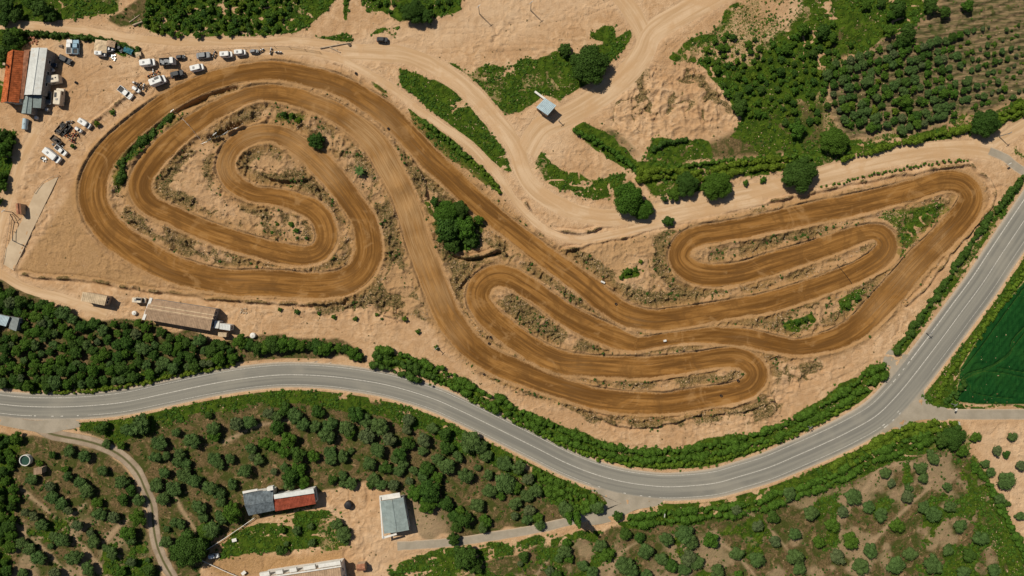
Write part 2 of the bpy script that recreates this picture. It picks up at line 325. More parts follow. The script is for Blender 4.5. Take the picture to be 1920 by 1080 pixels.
def dist_poly(chain, closed=False, pad=9.0, want_t=False):
    """distance to a polyline minus its half width (third column), on the grid"""
    D = np.full(X.shape, 1e3, np.float32); c = np.asarray(chain, float)
    n = len(c); T = None
    for i in range(n if closed else n - 1):
        a = c[i]; b = c[(i + 1) % n]
        hw = max(a[2], b[2]) if c.shape[1] > 2 else 0
        x0, x1 = min(a[0], b[0]) - pad - hw, max(a[0], b[0]) + pad + hw
        y0, y1 = min(a[1], b[1]) - pad - hw, max(a[1], b[1]) + pad + hw
        i0, i1 = np.searchsorted(XA, x0), np.searchsorted(XA, x1); j0, j1 = np.searchsorted(YA, y0), np.searchsorted(YA, y1)
        if i1 <= i0 or j1 <= j0: continue
        xs = X[j0:j1, i0:i1] - a[0]; ys = Y[j0:j1, i0:i1] - a[1]
        dx, dy = b[0] - a[0], b[1] - a[1]; L2 = dx * dx + dy * dy + 1e-9
        t = np.clip((xs * dx + ys * dy) / L2, 0, 1)
        d = np.hypot(xs - t * dx, ys - t * dy)
        if c.shape[1] > 2: d = d - (a[2] + (b[2] - a[2]) * t)
        np.minimum(D[j0:j1, i0:i1], d, out=D[j0:j1, i0:i1])
    return D
def fill(polys, warp=True, amp=1.0):
    M = np.zeros(X.shape, bool)
    for pl in polys:
        pl = np.array(pl, float); x0, y0 = pl.min(0) - 12; x1, y1 = pl.max(0) + 12
        i0, i1 = np.searchsorted(XA, (x0 - 960) * S), np.searchsorted(XA, (x1 - 960) * S)
        j0, j1 = np.searchsorted(YA, (540 - y1) * S), np.searchsorted(YA, (540 - y0) * S)
        qx = (WX if warp else PX)[j0:j1, i0:i1]; qy = (WY if warp else PY)[j0:j1, i0:i1]
        if not qx.size: continue
        ins = np.zeros(qx.shape, bool); n = len(pl)
        for k in range(n):
            ax, ay = pl[k]; bx, by = pl[(k + 1) % n]
            if ay == by: continue
            cr = ((ay > qy) != (by > qy)) & (qx < (bx - ax) * (qy - ay) / (by - ay) + ax); ins ^= cr
        M[j0:j1, i0:i1] |= ins
    return M.astype(np.float32)
def blur(a, r):
    for ax in (0, 1):
        c = np.cumsum(np.pad(a, [(r + 1, r) if k == ax else (0, 0) for k in (0, 1)], mode='edge'), axis=ax, dtype=np.float64)
        n = a.shape[ax]
        a = ((c[2 * r + 1:2 * r + 1 + n] - c[:n]) if ax == 0 else (c[:, 2 * r + 1:2 * r + 1 + n] - c[:, :n])) / (2 * r + 1)
    return a.astype(np.float32)
WX = PX + (fbm(X, Y, 6, 3, 2) - .5) * 26; WY = PY + (fbm(X + 50, Y, 6, 3, 4) - .5) * 26

tr = catmull(wpts(TR), True, 0.8); tr[:, 2] /= 2
road_c = catmull(wpts(ROAD), False, 2.0)
def road_hw(x):      # asphalt half width along the road
    return np.interp(x, [-130, -60, 40, 80, 110], [25 * S, 23.5 * S, 25.5 * S, 30 * S, 33 * S])
road3 = np.column_stack([road_c, road_hw(road_c[:, 0])])
lanes = {}
for k, (pts, wd) in LANES.items():
    c = catmull(wpts(pts), False, 1.2); lanes[k] = np.column_stack([c, np.full(len(c), wd * S / 2)])
D_tr = dist_poly(tr, True); D_rd = dist_poly(road3, pad=6)
PAVED = ['side_e', 'side_s', 'pave']; DIRT = [k for k in lanes if k not in PAVED]
D_pv = np.minimum.reduce([dist_poly(lanes[k], pad=5) for k in PAVED]); D_dl = np.minimum.reduce([dist_poly(lanes[k], pad=5) for k in DIRT])

MEAD = [[(1400,228),(1500,188),(1545,188),(1552,270),(1440,288),(1340,302),(1205,302),(1262,268),(1340,262)],[(1580,20),(1640,10),(1650,60),(1600,100),(1560,130),(1550,95)],[(1090,232),(1150,240),(1215,296),(1180,292)],[(150,30),(215,15),(235,-40),(160,-40)],[(-40,880),(60,840),(200,850),(260,930),(280,1000),(200,1000),(100,930),(30,930)]]
ROCK = [[(1325,70),(1372,22),(1410,-30),(1510,-60),(1500,20),(1470,62),(1425,112),(1380,128),(1340,118),(1300,125),(1250,110)]]
TAN = blur(fill([[(1240,1000),(1380,965),(1500,935),(1640,880),(1740,850),(1815,860),(1960,1140),(1200,1140)],[(820,1140),(900,1060),(1040,1010),(1150,1010),(1180,1080),(1150,1140)],[(30,990),(120,960),(280,1010),(320,1140),(-20,1140)]]), 10)
mead = blur(fill(MEAD), 8); rock = blur(fill(ROCK), 8)
hull = blur(fill([HULL], False), 3); grass = blur(fill(POLY['grass']), 2); soil = blur(fill(POLY['soil']), 4)
GV = sstep(.70, .90, ridged(X + 4 * (fbm(X, Y, 7, 2, 5) - .5), Y + 4 * (fbm(X, Y, 7, 2, 0) - .5), 11, 3, 1)) * sstep(.35, .6, vnoise(X, Y, 18, 4)); GB = sstep(.56, .68, fbm(X, Y, 13, 4, 5)); G3 = sstep(.62, .82, ridged(X + 3 * (fbm(X, Y, 3, 2, 2) - .5), Y * 1.3, 4.2, 2, 0)) * sstep(.42, .62, fbm(X, Y, 10, 2, 1)); GV = np.maximum(GV, G3 * .8); grass0 = grass; grass = grass * (1 - .85 * np.maximum(GV, GB * .4)) * (1 - .22 * mead) * (1 - .42 * rock); soil = np.maximum(soil, np.maximum(mead * .7, rock * .3))
plough = blur(fill(POLY['plough']), 6)
crop = blur(fill(POLY['crop'], False), 1); clay = blur(fill(POLY['clay'], False), 3)
pale = blur(fill(POLY['pale']), 12); rough_p = blur(fill(ROUGH), 8) * (1 - .6 * blur(fill([ROUGH[4]]), 14))
far = sstep(150, 175, np.maximum(np.abs(X), np.abs(Y) * 1.6))
grass = np.maximum(grass, far * (fbm(X, Y, 30, 3, 3) > .5)); soil = np.maximum(soil, far * (fbm(X, Y, 60, 3, 5) > .42))
grass = grass * (1 - .85 * sstep(.2, .8, plough))
clay = np.maximum(clay, hull * (.25 + .5 * sstep(.35, .6, fbm(X, Y, 10, 4, 3))))
offt = sstep(0.1, 1.2, D_tr)
n_big = fbm(X, Y, 9, 3, 0); n_mid = fbm(X, Y, 3, 3, 2)
wxx = X + 3 * (fbm(X, Y, 5, 2, 1) - .5); wyy = Y + 3 * (fbm(X, Y, 5, 2, 3) - .5)
rid = ridged(wxx, wyy, 3.2, 3, 2); rid2 = ridged(wxx, wyy, 9, 3, 4)
infield = np.clip(np.maximum(hull * .8, rough_p) , 0, 1) * offt
strip = infield * (1 - sstep(2.6, 6.0, D_tr))               # the torn-up ground right beside the laps
worm = sstep(.62, .86, ridged(X + 5 * (fbm(X, Y, 4, 2, 1) - .5), Y + 5 * (fbm(X, Y, 4, 2, 3) - .5), 5.0, 2, 4))
patch = sstep(.40, .62, fbm(X, Y, 6.5, 4, 2))
rgh = np.clip(strip * (.62 + .70 * patch) * sstep(.2, .9, D_tr) + infield * .55 * patch * sstep(.38, .6, n_big) + rough_p * offt * (.08 + .6 * patch) + (infield * .55 + rough_p * .5) * offt * worm, 0, 1)
relief = np.clip(np.maximum(strip, rough_p * offt * .8) + infield * .4, 0, 1)
Z = base(X, Y)
Z0 = Z.copy()
sf = (1 - sstep(0.0, 1.2, -D_tr)) * sstep(0.05, 1.5, D_rd) * sstep(0.05, 1.5, D_pv)
loose = sf * (0.35 + 0.65 * sstep(-.3, 1.0, D_dl))
Z = Z + loose * (0.16 * (n_mid - .5) + 0.10 * (rid - .5))
Z = Z + relief * loose * (0.95 * (rid - .35) + 1.0 * (n_big - .5) + 0.35 * (fbm(X, Y, 1.4, 2, 5) - .5) - .30 * worm)
ero = (1 - grass) * (1 - soil) * (1 - far) * loose * (1 - relief)
Z = Z + ero * (0.5 * sstep(.45, .75, vnoise(X, Y, 14, 3)) * (rid2 - .5) - .22 * worm * sstep(.35, .65, vnoise(X, Y, 11, 1)))
# berm along the track edge
bn = 0.1 + 1.5 * sstep(.2, .8, fbm(X, Y, 6, 3, 1))
Z = Z + 0.42 * bn * sstep(.12, .50, D_tr) * np.exp(-(np.maximum(D_tr - .45, 0) / .75) ** 2) * sstep(0, 1.0, D_dl)
fine = ridged(X + 1.5 * (fbm(X, Y, 2, 2, 1) - .5), Y + 1.5 * (fbm(X, Y, 2, 2, 2) - .5), 1.7, 2, 5)
Z = Z + relief * loose * .55 * sstep(.12, .7, D_tr) * (sstep(.45, .85, fine) - .35) * (.35 + patch)
Z = Z + (1 - relief) * ero * .20 * (sstep(.5, .9, fine) - .2) * sstep(.38, .65, vnoise(X, Y, 6, 0))
for pts, wd, dp in [([(238,292),(250,268),(268,250),(288,233),(312,215),(335,202),(362,190),(395,176),(440,166)], 1.1, 1.7), ([(212,395),(232,410),(262,428),(300,446),(340,462),(380,478)], .9, .8), ([(455,228),(420,246),(385,262)], .7, 1.0), ([(840,478),(880,488),(915,480),(945,472)], .6, 1.0), ([(870,590),(895,628),(930,658),(975,682)], .5, .6), ([(1060,478),(1090,505),(1135,530)], .6, .7)]:
    d = dist_poly(catmull(wpts(pts), False, 1.0), pad=4); Z = Z - dp * np.exp(-(d / wd) ** 2) * sstep(0, .8, D_tr) * (.5 + vnoise(X, Y, 3, 2))
    rgh = np.maximum(rgh, .95 * np.exp(-(d / (wd * 1.3)) ** 2) * sstep(0, .8, D_tr))
for pts, h in BANKS:
    c = catmull(wpts(pts), False, 1.0); c[:, 0] += (fbm(c[:, 0], c[:, 1], 3, 2, 0) - .5) * 1.2; c[:, 1] += (fbm(c[:, 0], c[:, 1], 3, 2, 3) - .5) * 1.2
    d = dist_poly(c, pad=4); f = sstep(0.0, .7, D_tr) * sstep(0, .5, D_dl)
    jg = sstep(.25, .7, vnoise(X, Y, 1.6, 2)); Z = Z + f * h * 1.5 * (.3 + .9 * jg) * np.exp(-(d / .42) ** 2) - f * h * .5 * np.exp(-((d - .9) / .4) ** 2)
    rgh = np.maximum(rgh, f * np.exp(-(d / .75) ** 2) * min(1, h * 1.8) * (.4 + .6 * jg))
# grass hummocks, ploughed furrows, wheat rows
Z = Z + grass * loose * (0.35 * (n_mid - .4)) + soil * loose * .12 * (rid - .5)
fu = (X * math.cos(math.radians(105)) + Y * math.sin(math.radians(105)))
Z = Z + plough * (0.16 * np.sin((fu + 1.2 * fbm(X, Y, 12, 2, 2)) * 2 * math.pi / 1.9) + .3 * (rid - .5)) * (1 - far)
fc = (X * math.cos(math.radians(-36)) + Y * math.sin(math.radians(-36)))
Z = Z + crop * (.35 + 0.05 * np.sin(fc * 2 * math.pi / 1.5) + .12 * (n_mid - .5))
tram = [[(1795,722),(1812,702),(1850,690),(1880,672),(1905,645),(1930,612),(1990,520)],[(1800,715),(1820,706),(1860,688),(1895,662),(1897,640),(1935,600)],[(1806,712),(1835,698),(1880,700),(1940,712),(2100,730)],[(1800,700),(1840,650),(1870,608),(1930,528)],[(1870,690),(1940,700),(2050,700)],[(1805,706),(1818,722),(1826,738),(1900,748)]]
tramd = np.minimum.reduce([dist_poly(catmull(wpts(t), False, 1.0), pad=3) for t in tram])
Z = Z - crop * .38 * np.exp(-(tramd / .38) ** 2)
crop_c = crop * (1 - .36 * np.exp(-(tramd / .16) ** 2))
WT = [[(80,250),(130,215),(200,160),(270,132),(340,118),(420,110)],[(60,262),(110,190),(180,130),(250,110)],[(110,120),(170,150),(250,140),(330,120)],[(95,200),(150,170),(220,165)],[(700,88),(800,62),(950,52),(1100,22),(1180,-10)],[(760,98),(900,92),(1050,84),(1170,50)],[(880,45),(1000,76),(1140,86)],[(1020,236),(1100,212),(1190,178),(1225,128),(1290,60)],[(1150,160),(1230,105),(1330,20)],
 [(150,548),(240,575),(262,600)],[(455,605),(600,604),(700,640),(790,690),(900,725)],[(480,628),(620,622),(720,655),(830,700)],[(1490,715),(1600,672),(1700,565),(1800,450),(1850,400)],[(1500,740),(1620,690),(1720,590)],[(990,748),(1150,806),(1300,812),(1450,775),(1520,735)],[(700,905),(690,960),(705,1020),(680,1085)],[(745,1035),(700,990),(650,960)],[(50,540),(130,560),(230,575)],[(440,580),(560,590),(680,612)],[(1100,250),(1180,215),(1290,175),(1330,190)],[(1830,830),(1880,900),(1925,960)]]
WTc = []
for t in WT:
    c = catmull(wpts(t), False, .6); d = np.gradient(c, axis=0); d /= np.hypot(d[:, 0], d[:, 1])[:, None]
    for o_ in (-.8, .8): WTc.append(np.column_stack([c[:, 0] - d[:, 1] * o_, c[:, 1] + d[:, 0] * o_]))
wtd = np.minimum.reduce([dist_poly(t, pad=2) for t in WTc]); wt = np.exp(-(wtd / .26) ** 2) * sstep(.25, .5, vnoise(X, Y, 5, 2)) * (1 - grass); Z = Z - .09 * wt; rgh = np.maximum(rgh, .42 * wt)
# keep the ground below every made surface
lay = np.minimum.reduce([D_tr, D_rd, D_pv, D_dl])
k = 1 - sstep(-.5, .45, lay); Z = Z * (1 - k) + (Z0 - 0.10) * k
def hz(x, y):
    x = np.atleast_1d(np.asarray(x, float)); y = np.atleast_1d(np.asarray(y, float))
    i = np.clip(np.searchsorted(XA, x) - 1, 0, NX - 2); j = np.clip(np.searchsorted(YA, y) - 1, 0, NY - 2)
    fx = (x - XA[i]) / (XA[i + 1] - XA[i]); fy = (y - YA[j]) / (YA[j + 1] - YA[j])
    return (Z[j, i] * (1 - fx) + Z[j, i + 1] * fx) * (1 - fy) + (Z[j + 1, i] * (1 - fx) + Z[j + 1, i + 1] * fx) * fy
def gz(x, y): return float(hz(x, y)[0])
def samp(A, x, y):
    i = np.clip(np.searchsorted(XA, x), 0, NX - 1); j = np.clip(np.searchsorted(YA, y), 0, NY - 1); return A[j, i]

# ------------------------------------------------------------------ ground materials
m = NM("ground_soil", 0.95)
R1 = [m.attr("mask_a", i) for i in (0, 1, 2)]; clay_a = m.attr("mask_a", 3)
soil_a, crop_a, plo_a = [m.attr("mask_b", i) for i in (0, 1, 2)]; trk_a = m.attr("mask_b", 3)
nA = m.noise(.07, 6, .6); nB = m.noise(.55, 6, .62, dist=.6); nC = m.noise(2.4, 5, .65, dist=.4); nD = m.noise(.22, 5, .6, dist=1.5)
c = m.mix(m.ramp(nB, .35, .68), (.43, .265, .140), (.545, .365, .215))
c = m.mix(m.ramp(nA, .42, .62, 0, .6), c, (.385, .225, .112))
c = m.mix(m.math('MULTIPLY', m.ramp(nC, .56, .74), .4), c, (.26, .155, .075))
c = m.mix(m.math('MULTIPLY', R1[2], m.ramp(nD, .3, .7, .3, .8)), c, (.555, .39, .245))
c = m.mix(m.math('MULTIPLY', clay_a, m.ramp(nB, .3, .7, .65, 1.0)), c, m.mix(m.ramp(nC, .35, .65), (.29, .170, .072), (.39, .235, .110)))
c = m.mix(m.math('MULTIPLY', m.ramp(m.math('ADD', R1[1], m.math('MULTIPLY_ADD', nC, .9, -.45)), .45, 1.0), .7), c, (.23, .145, .066))
c = m.mix(m.math('MULTIPLY', m.ramp(m.math('ADD', R1[1], m.math('MULTIPLY_ADD', nD, 1.6, -.85)), .48, .80), m.ramp(nC, .40, .58, .15, .95)), c, (.062, .058, .017))
sc_ = m.mix(m.ramp(nC, .4, .6), (.085, .062, .026), (.165, .112, .052))
sc_ = m.mix(m.ramp(nD, .43, .58, 0, .9), sc_, (.048, .062, .012)); sc_ = m.mix(m.ramp(nB, .57, .68, 0, .8), sc_, (.30, .19, .10)); sc_ = m.mix(m.math('MULTIPLY', R1[2], .8), sc_, (.36, .25, .15))
c = m.mix(m.ramp(m.math('ADD', soil_a, m.math('MULTIPLY_ADD', nB, .5, -.25)), .3, .7), c, sc_)
wv = m.noise(.5, 5, .6, m.mapping('Object', (.5, 3.2, 1), (0, 0, math.radians(-15))))
pl = m.mix(m.ramp(wv, .38, .62), (.058, .062, .022), (.22, .155, .085))
pl = m.mix(m.ramp(nD, .52, .66, 0, .9), pl, (.045, .062, .014))
c = m.mix(m.math('MULTIPLY', plo_a, .95), c, pl)
gr = m.mix(m.ramp(nB, .36, .66), (.020, .046, .004), (.064, .110, .009)); gr = m.mix(m.ramp(nC, .45, .7, 0, .55), gr, (.085, .098, .014))
gr = m.mix(m.ramp(nD, .62, .74, 0, .65), gr, (.25, .165, .08))
gm = m.ramp(m.math('ADD', m.math('MULTIPLY', R1[0], 1.1), m.math('MULTIPLY_ADD', nC, .9, -.55)), .42, .62)
gm2 = m.math('MULTIPLY', gm, m.ramp(m.math('ADD', R1[0], m.math('MULTIPLY_ADD', nD, 1.8, -1.25)), .1, .5))
c = m.mix(m.math('MULTIPLY', gm, m.ramp(gm2, 0, .5, .55, 1.0)), c, gr)
cr = m.mix(m.ramp(nB, .3, .7), (.006, .044, .008), (.013, .068, .013)); cw = m.noise(.9, 4, .6, m.mapping('Object', (4, .22, 1), (0, 0, math.radians(36)))); cr = m.mix(m.ramp(cw, .35, .65, 0, .6), cr, (.004, .033, .007)); cr = m.mix(m.ramp(nA, .5, .65, 0, .5), cr, (.022, .078, .012))
c = m.mix(m.ramp(crop_a, .25, .6), c, m.mix(m.ramp(crop_a, .5, .85), (.060, .105, .016), cr))
c = m.mix(m.math('MULTIPLY', trk_a, m.ramp(nC, .3, .7, .5, .9)), c, (.32, .180, .072))
GROUND = m.done(c, m.bump(m.math('ADD', nC, m.math('MULTIPLY', nB, 1.5)), .95, .22))

m = NM("track_dirt", 0.9)
uvL = m.mapping('UV', (.055, .85, 1)); uvF = m.mapping('UV', (.12, 3.4, 1)); uvB = m.mapping('UV', (.022, .25, 1))
a1 = m.noise(1, 5, .6, uvL, .9); a2 = m.noise(1, 4, .6, uvF, .2); a3 = m.noise(1, 5, .65, uvB, 1.0); a4 = m.noise(.13, 5, .65, dist=1.2); a5 = m.noise(2.2, 5, .65)
c = m.mix(m.ramp(a3, .34, .64), (.150, .066, .014), (.290, .138, .036))
c = m.mix(m.ramp(a1, .40, .66, 0, .85), c, (.108, .050, .014)); c = m.mix(m.ramp(a1, .50, .30, 0, .35), c, (.36, .20, .070))
c = m.mix(m.ramp(a2, .52, .70, 0, .16), c, (.36, .20, .075)); c = m.mix(m.ramp(a2, .45, .28, 0, .35), c, (.11, .05, .014))
c = m.mix(m.ramp(a4, .50, .64, 0, .55), c, (.130, .062, .018)); c = m.mix(m.ramp(a4, .46, .32, 0, .5), c, (.36, .205, .082))
edge = m.attr("edge"); dust = m.attr("dust")
c = m.mix(m.math('MULTIPLY', m.ramp(m.math('ADD', dust, m.math('MULTIPLY_ADD', a1, .9, -.45)), .1, 1.05), .8), c, m.mix(m.ramp(a2, .4, .6), (.30, .168, .066), (.42, .262, .125)))
c = m.mix(m.ramp(m.math('ADD', edge, m.math('MULTIPLY_ADD', a5, .5, -.25)), .84, 1.08, 0, .8), c, (.40, .235, .105))
TRACKM = m.done(c, m.bump(m.math('ADD', a2, m.math('ADD', a5, a1)), .7, .10))

m = NM("road_asphalt", 0.85)
b1 = m.noise(1, 4, .55, m.mapping('UV', (.02, 1.1, 1))); b2 = m.noise(3.5, 4, .7); b3 = m.noise(.06, 4, .6)
c = m.mix(m.ramp(b1, .35, .65), (.185, .176, .150), (.255, .240, .200)); c = m.mix(m.ramp(b2, .35, .7, 0, .3), c, (.16, .155, .148))
c = m.mix(m.ramp(b3, .5, .65, 0, .5), c, (.285, .262, .215))
c = m.mix(m.ramp(m.math('ADD', m.attr("edge"), m.math('MULTIPLY_ADD', b2, .3, -.15)), .80, 1.0, 0, .85), c, (.44, .365, .28))
ASPH = m.done(c, m.bump(b2, .25, .02))
m = NM("side_road_asphalt", 0.9)
b2 = m.noise(2.5, 5, .7); b3 = m.noise(.25, 4, .6)
c = m.mix(m.ramp(b3, .35, .65), (.28, .24, .18), (.35, .30, .23)); c = m.mix(m.ramp(b2, .4, .7, 0, .4), c, (.25, .22, .185))
c = m.mix(m.ramp(m.math('ADD', m.attr("edge"), m.math('MULTIPLY_ADD', b2, .5, -.25)), .72, 1.0, 0, .8), c, (.48, .36, .25))
SIDE = m.done(c, m.bump(b2, .4, .03))
m = NM("dirt_road_surface", 0.95)
b1 = m.noise(1, 5, .6, m.mapping('UV', (.05, .8, 1)), .6); b2 = m.noise(2.0, 5, .68); b3 = m.noise(.12, 5, .6, dist=1)
c = m.mix(m.ramp(b1, .35, .65), (.44, .285, .155), (.565, .40, .25)); c = m.mix(m.ramp(b3, .45, .65, 0, .7), c, (.47, .295, .155))
c = m.mix(m.ramp(b2, .55, .75, 0, .35), c, (.33, .21, .12))
DIRTM = m.done(c, m.bump(m.math('ADD', b1, b2), .6, .08))
m = NM("farm_lane_gravel", 0.95)
b2 = m.noise(2.6, 5, .7); b3 = m.noise(.3, 4, .6)
mid = m.ramp(m.math('ADD', m.attr("edge"), m.math('MULTIPLY_ADD', b2, .3, -.15)), .08, .30)
c = m.mix(m.ramp(b3, .35, .65), (.27, .205, .145), (.37, .29, .21)); c = m.mix(m.ramp(b2, .4, .75, 0, .5), c, (.20, .155, .11))
c = m.mix(m.math('SUBTRACT', 1.0, mid), c, (.10, .095, .04)); c = m.mix(m.ramp(m.attr("edge"), .8, 1.0, 0, .6), c, (.20, .15, .09))
LANEM = m.done(c, m.bump(b2, .6, .05))
PAINT = simple("road_paint", (.52, .49, .43), .7, .25, 3.0)
m = NM("concrete", .85); b2 = m.noise(1.6, 5, .7); b3 = m.noise(.15, 4, .6)
c = m.mix(m.ramp(b3, .35, .65), (.42, .315, .205), (.52, .405, .275)); c = m.mix(m.ramp(b2, .5, .75, 0, .4), c, (.32, .25, .18)); CONC = m.done(c, m.bump(b2, .3, .03))

# ------------------------------------------------------------------ the ground sheet
scrubC = np.clip(rgh, 0, 1); trk_bleed = np.clip((1 - sstep(-.2, 3.2, D_tr + 3.0 * (n_big - .5))) , 0, 1)
soilC = soil * (1 - clay); fadeL = sstep(0.0, .9, np.minimum(D_rd, D_dl))
paths = [[(38,915),(90,958),(140,1008),(205,1085)],[(25,980),(75,1022),(135,1085)],[(72,1010),(110,985),(160,945)],[(195,1015),(225,985),(262,960)],[(330,935),(350,970),(380,1010)],[(1000,905),(1050,925)],[(1330,1000),(1380,1040),(1420,1085)],[(1590,1065),(1640,1010),(1690,960),(1740,915)],[(1500,1060),(1450,1000),(1400,960)],[(590,920),(620,955),(660,990)],[(1205,1010),(1160,1040),(1140,1085)],[(1620,920),(1650,880),(1700,868),(1740,880)],[(420,830),(480,800),(540,790)],[(1060,1010),(1000,1085)]]
pd_ = np.minimum.reduce([dist_poly(catmull(wpts(t), False, 1.0), pad=3) for t in paths]) + (n_mid - .5) * .8
pth = np.exp(-(pd_ / .55) ** 2); grass = grass * (1 - pth)
vb = sstep(.45, .8, D_rd) * (1 - sstep(3.0, 4.5, D_rd)) * (far < .5)
dr = (PY - np.interp(PX, [p[0] for p in ROAD], [p[1] for p in ROAD])) > 0
on = np.where(dr, ((PX > 150) & (PX < 1110)) | ((PX > 1240) & (PX < 1640)) | (PX > 1745), ((PX > 820) & (PX < 1650)) | (PX < 430)).astype(np.float32) * sstep(.3, 1.5, D_pv) * sstep(.3, 1.5, D_dl)
grass = np.maximum(grass, blur(on, 3) * vb * sstep(.3, .5, fbm(X, Y, 4, 3, 4) + .12))
grass = np.maximum(grass, TAN * .8 * sstep(.50, .62, fbm(X, Y, 7, 4, 1)))
ma = np.stack([grass * (1 - .9 * (1 - sstep(0.0, .5, D_rd - .6))) * sstep(-.2, .6, D_dl) * (1 - crop), scrubC, np.clip(pale + (1 - sstep(-.5, 2.0, D_dl)) * .7 * (1 - soil) + (1 - sstep(0, .9, D_rd)) + pth + TAN * .75 * sstep(.46, .60, fbm(X, Y, 6, 4, 4)), 0, 1), clay], -1)
mb = np.stack([soilC * sstep(0, 1.0, D_rd - .6), crop_c, plough * (1 - grass * .0), trk_bleed], -1)
ii = np.arange(NX * NY).reshape(NY, NX)
F = np.stack([ii[:-1, :-1].ravel(), ii[:-1, 1:].ravel(), ii[1:, 1:].ravel(), ii[1:, :-1].ravel()], 1)
me = new_mesh("ground", np.stack([X.ravel(), Y.ravel(), Z.ravel()], 1), F, [GROUND], smooth=True,
              attrs={"mask_a": ma.reshape(-1, 4), "mask_b": mb.reshape(-1, 4)})
tag(link("ground", me), kind='structure')

# ------------------------------------------------------------------ ribbons laid on the ground
def ribbon(name, chain, mat, closed=False, ncross=10, dz=0.0, jit=0.0, crown=0.0, dust=None, jscale=2.0):
    c = np.asarray(chain, float); n = len(c)
    if closed: d = np.roll(c, -1, 0)[:, :2] - np.roll(c, 1, 0)[:, :2]
    else: d = np.gradient(c[:, :2], axis=0)
    L = np.hypot(d[:, 0], d[:, 1]) + 1e-9; tx, ty = d[:, 0] / L, d[:, 1] / L; nx, ny = -ty, tx
    seg = np.hypot(*(np.diff(c[:, :2], axis=0).T)); u = np.concatenate([[0], np.cumsum(seg)])
    ang = np.unwrap(np.arctan2(ty, tx)); kap = np.gradient(ang) / np.maximum(np.gradient(u), .05)
    kap = np.convolve(np.pad(kap, 3, mode='wrap' if closed else 'edge'), np.ones(7) / 7, 'valid')
    t = np.linspace(-1, 1, ncross + 1)
    jl = (fbm(u, u * 0 + 3, jscale, 3, 1) - .5) * 2 * jit; jr = (fbm(u, u * 0 + 77, jscale, 3, 4) - .5) * 2 * jit
    V = np.zeros((n, ncross + 1, 3)); UV = np.zeros((n, ncross + 1, 2)); E = np.zeros((n, ncross + 1))
    for k, tt in enumerate(t):
        off = tt * (c[:, 2] + (jr if tt < 0 else jl))
        lim = .94 / np.maximum(np.abs(kap), 1e-4); inner = (off * kap) > 0
        off = np.where(inner, np.sign(off) * np.minimum(np.abs(off), lim), off)
        x = c[:, 0] + nx * off; y = c[:, 1] + ny * off
        V[:, k, 0] = x; V[:, k, 1] = y; V[:, k, 2] = base(x, y) + dz + crown * (1 - tt * tt) - .05 * (abs(tt) > .99)
        UV[:, k, 0] = u; UV[:, k, 1] = off; E[:, k] = abs(tt)
    m_ = ncross + 1; idx = np.arange(n * m_).reshape(n, m_)
    if closed: A, B = idx, np.roll(idx, -1, 0)
    else: A, B = idx[:-1], idx[1:]
    F = np.stack([A[:, :-1].ravel(), B[:, :-1].ravel(), B[:, 1:].ravel(), A[:, 1:].ravel()], 1)
    F = F[:, ::-1]
    at = {"edge": E.ravel()}
    if dust is not None:
        w_ = np.zeros(n * m_); vx = V[:, :, 0].ravel(); vy = V[:, :, 1].ravel()
        for q in dust:
            cx, cy = P(q[0], q[1]); w_ = np.maximum(w_, q[3] * np.exp(-(((vx - cx) ** 2 + (vy - cy) ** 2) / (q[2] * S) ** 2)))
        at["dust"] = w_
    me = new_mesh(name, V.reshape(-1, 3), np.ascontiguousarray(F), [mat], smooth=True, uv=UV.reshape(-1, 2), attrs=at)
    return tag(link(name, me), kind='structure')
def offset(chain, off):
    c = np.asarray(chain, float); d = np.gradient(c[:, :2], axis=0); L = np.hypot(d[:, 0], d[:, 1])
    r = c.copy(); r[:, 0] += -d[:, 1] / L * off; r[:, 1] += d[:, 0] / L * off; return r
ribbon("race_track", tr, TRACKM, True, 14, 0.0, .42, .0, DUST)
for i, k in enumerate(DIRT):
    if k == 'sw': ribbon("farm_lane", lanes[k], LANEM, False, 10, .012, .25)
    else: ribbon("dirt_road", lanes[k], DIRTM, False, 8, -.03 - .006 * i, .55, jscale=3)
def sheet(name, pts, mat, dz):     # a polygon of surfacing cut into the ground
    c = catmull([P(*p) for p in pts], True, 1.0); cx, cy = c.mean(0)
    rings = [c]; V = []; E = []
    for q in (1, .75, .5, .25, .02):
        for x, y in c:
            xx = cx + (x - cx) * q; yy = cy + (y - cy) * q; V.append((xx, yy, float(base(xx, yy)) + dz)); E.append(q)
    n = len(c); F = []
    for r in range(4):
        for i in range(n): j = (i + 1) % n; F.append((r * n + i, r * n + j, (r + 1) * n + j, (r + 1) * n + i))
    me = new_mesh(name, np.array(V), F, [mat], smooth=True, attrs={"edge": np.array(E) ** 3 * .75})
    return tag(link(name, me), kind='structure')
# shoulders, then the asphalt
sh = road3.copy(); sh[:, 2] += .6
SHM = simple("gravel_shoulder", (.44, .345, .25), .95, .35, 1.4)
ribbon("road_shoulder", sh, SHM, False, 6, -.005, .35)
ribbon("side_road", lanes['side_e'], SIDE, False, 8, .010, .12); ribbon("side_road", lanes['side_s'], SIDE, False, 8, .012, .18)
ribbon("side_road", lanes['pave'], SIDE, False, 8, .010, .15)
sheet("junction_surface", [(1735,705),(1731,730),(1735,748),(1748,760),(1775,766),(1775,787),(1735,786),(1705,792),(1670,812),(1650,800),(1690,740)], SIDE, .026)
sheet("junction_surface", [(1108,918),(1124,926),(1138,942),(1134,958),(1110,968),(1105,984),(1150,976),(1190,956),(1235,946),(1240,928),(1170,918)], SIDE, .028)
sheet("junction_surface", [(1668,655),(1692,664),(1708,668),(1690,700),(1672,715),(1662,700),(1654,680)], SIDE, .018)
sheet("junction_surface", [(10,780),(60,788),(140,786),(150,800),(120,806),(90,812),(50,806),(0,796),(-20,786)], SIDE, .018)
ribbon("road", road3, ASPH, False, 12, .040, .05, .05)
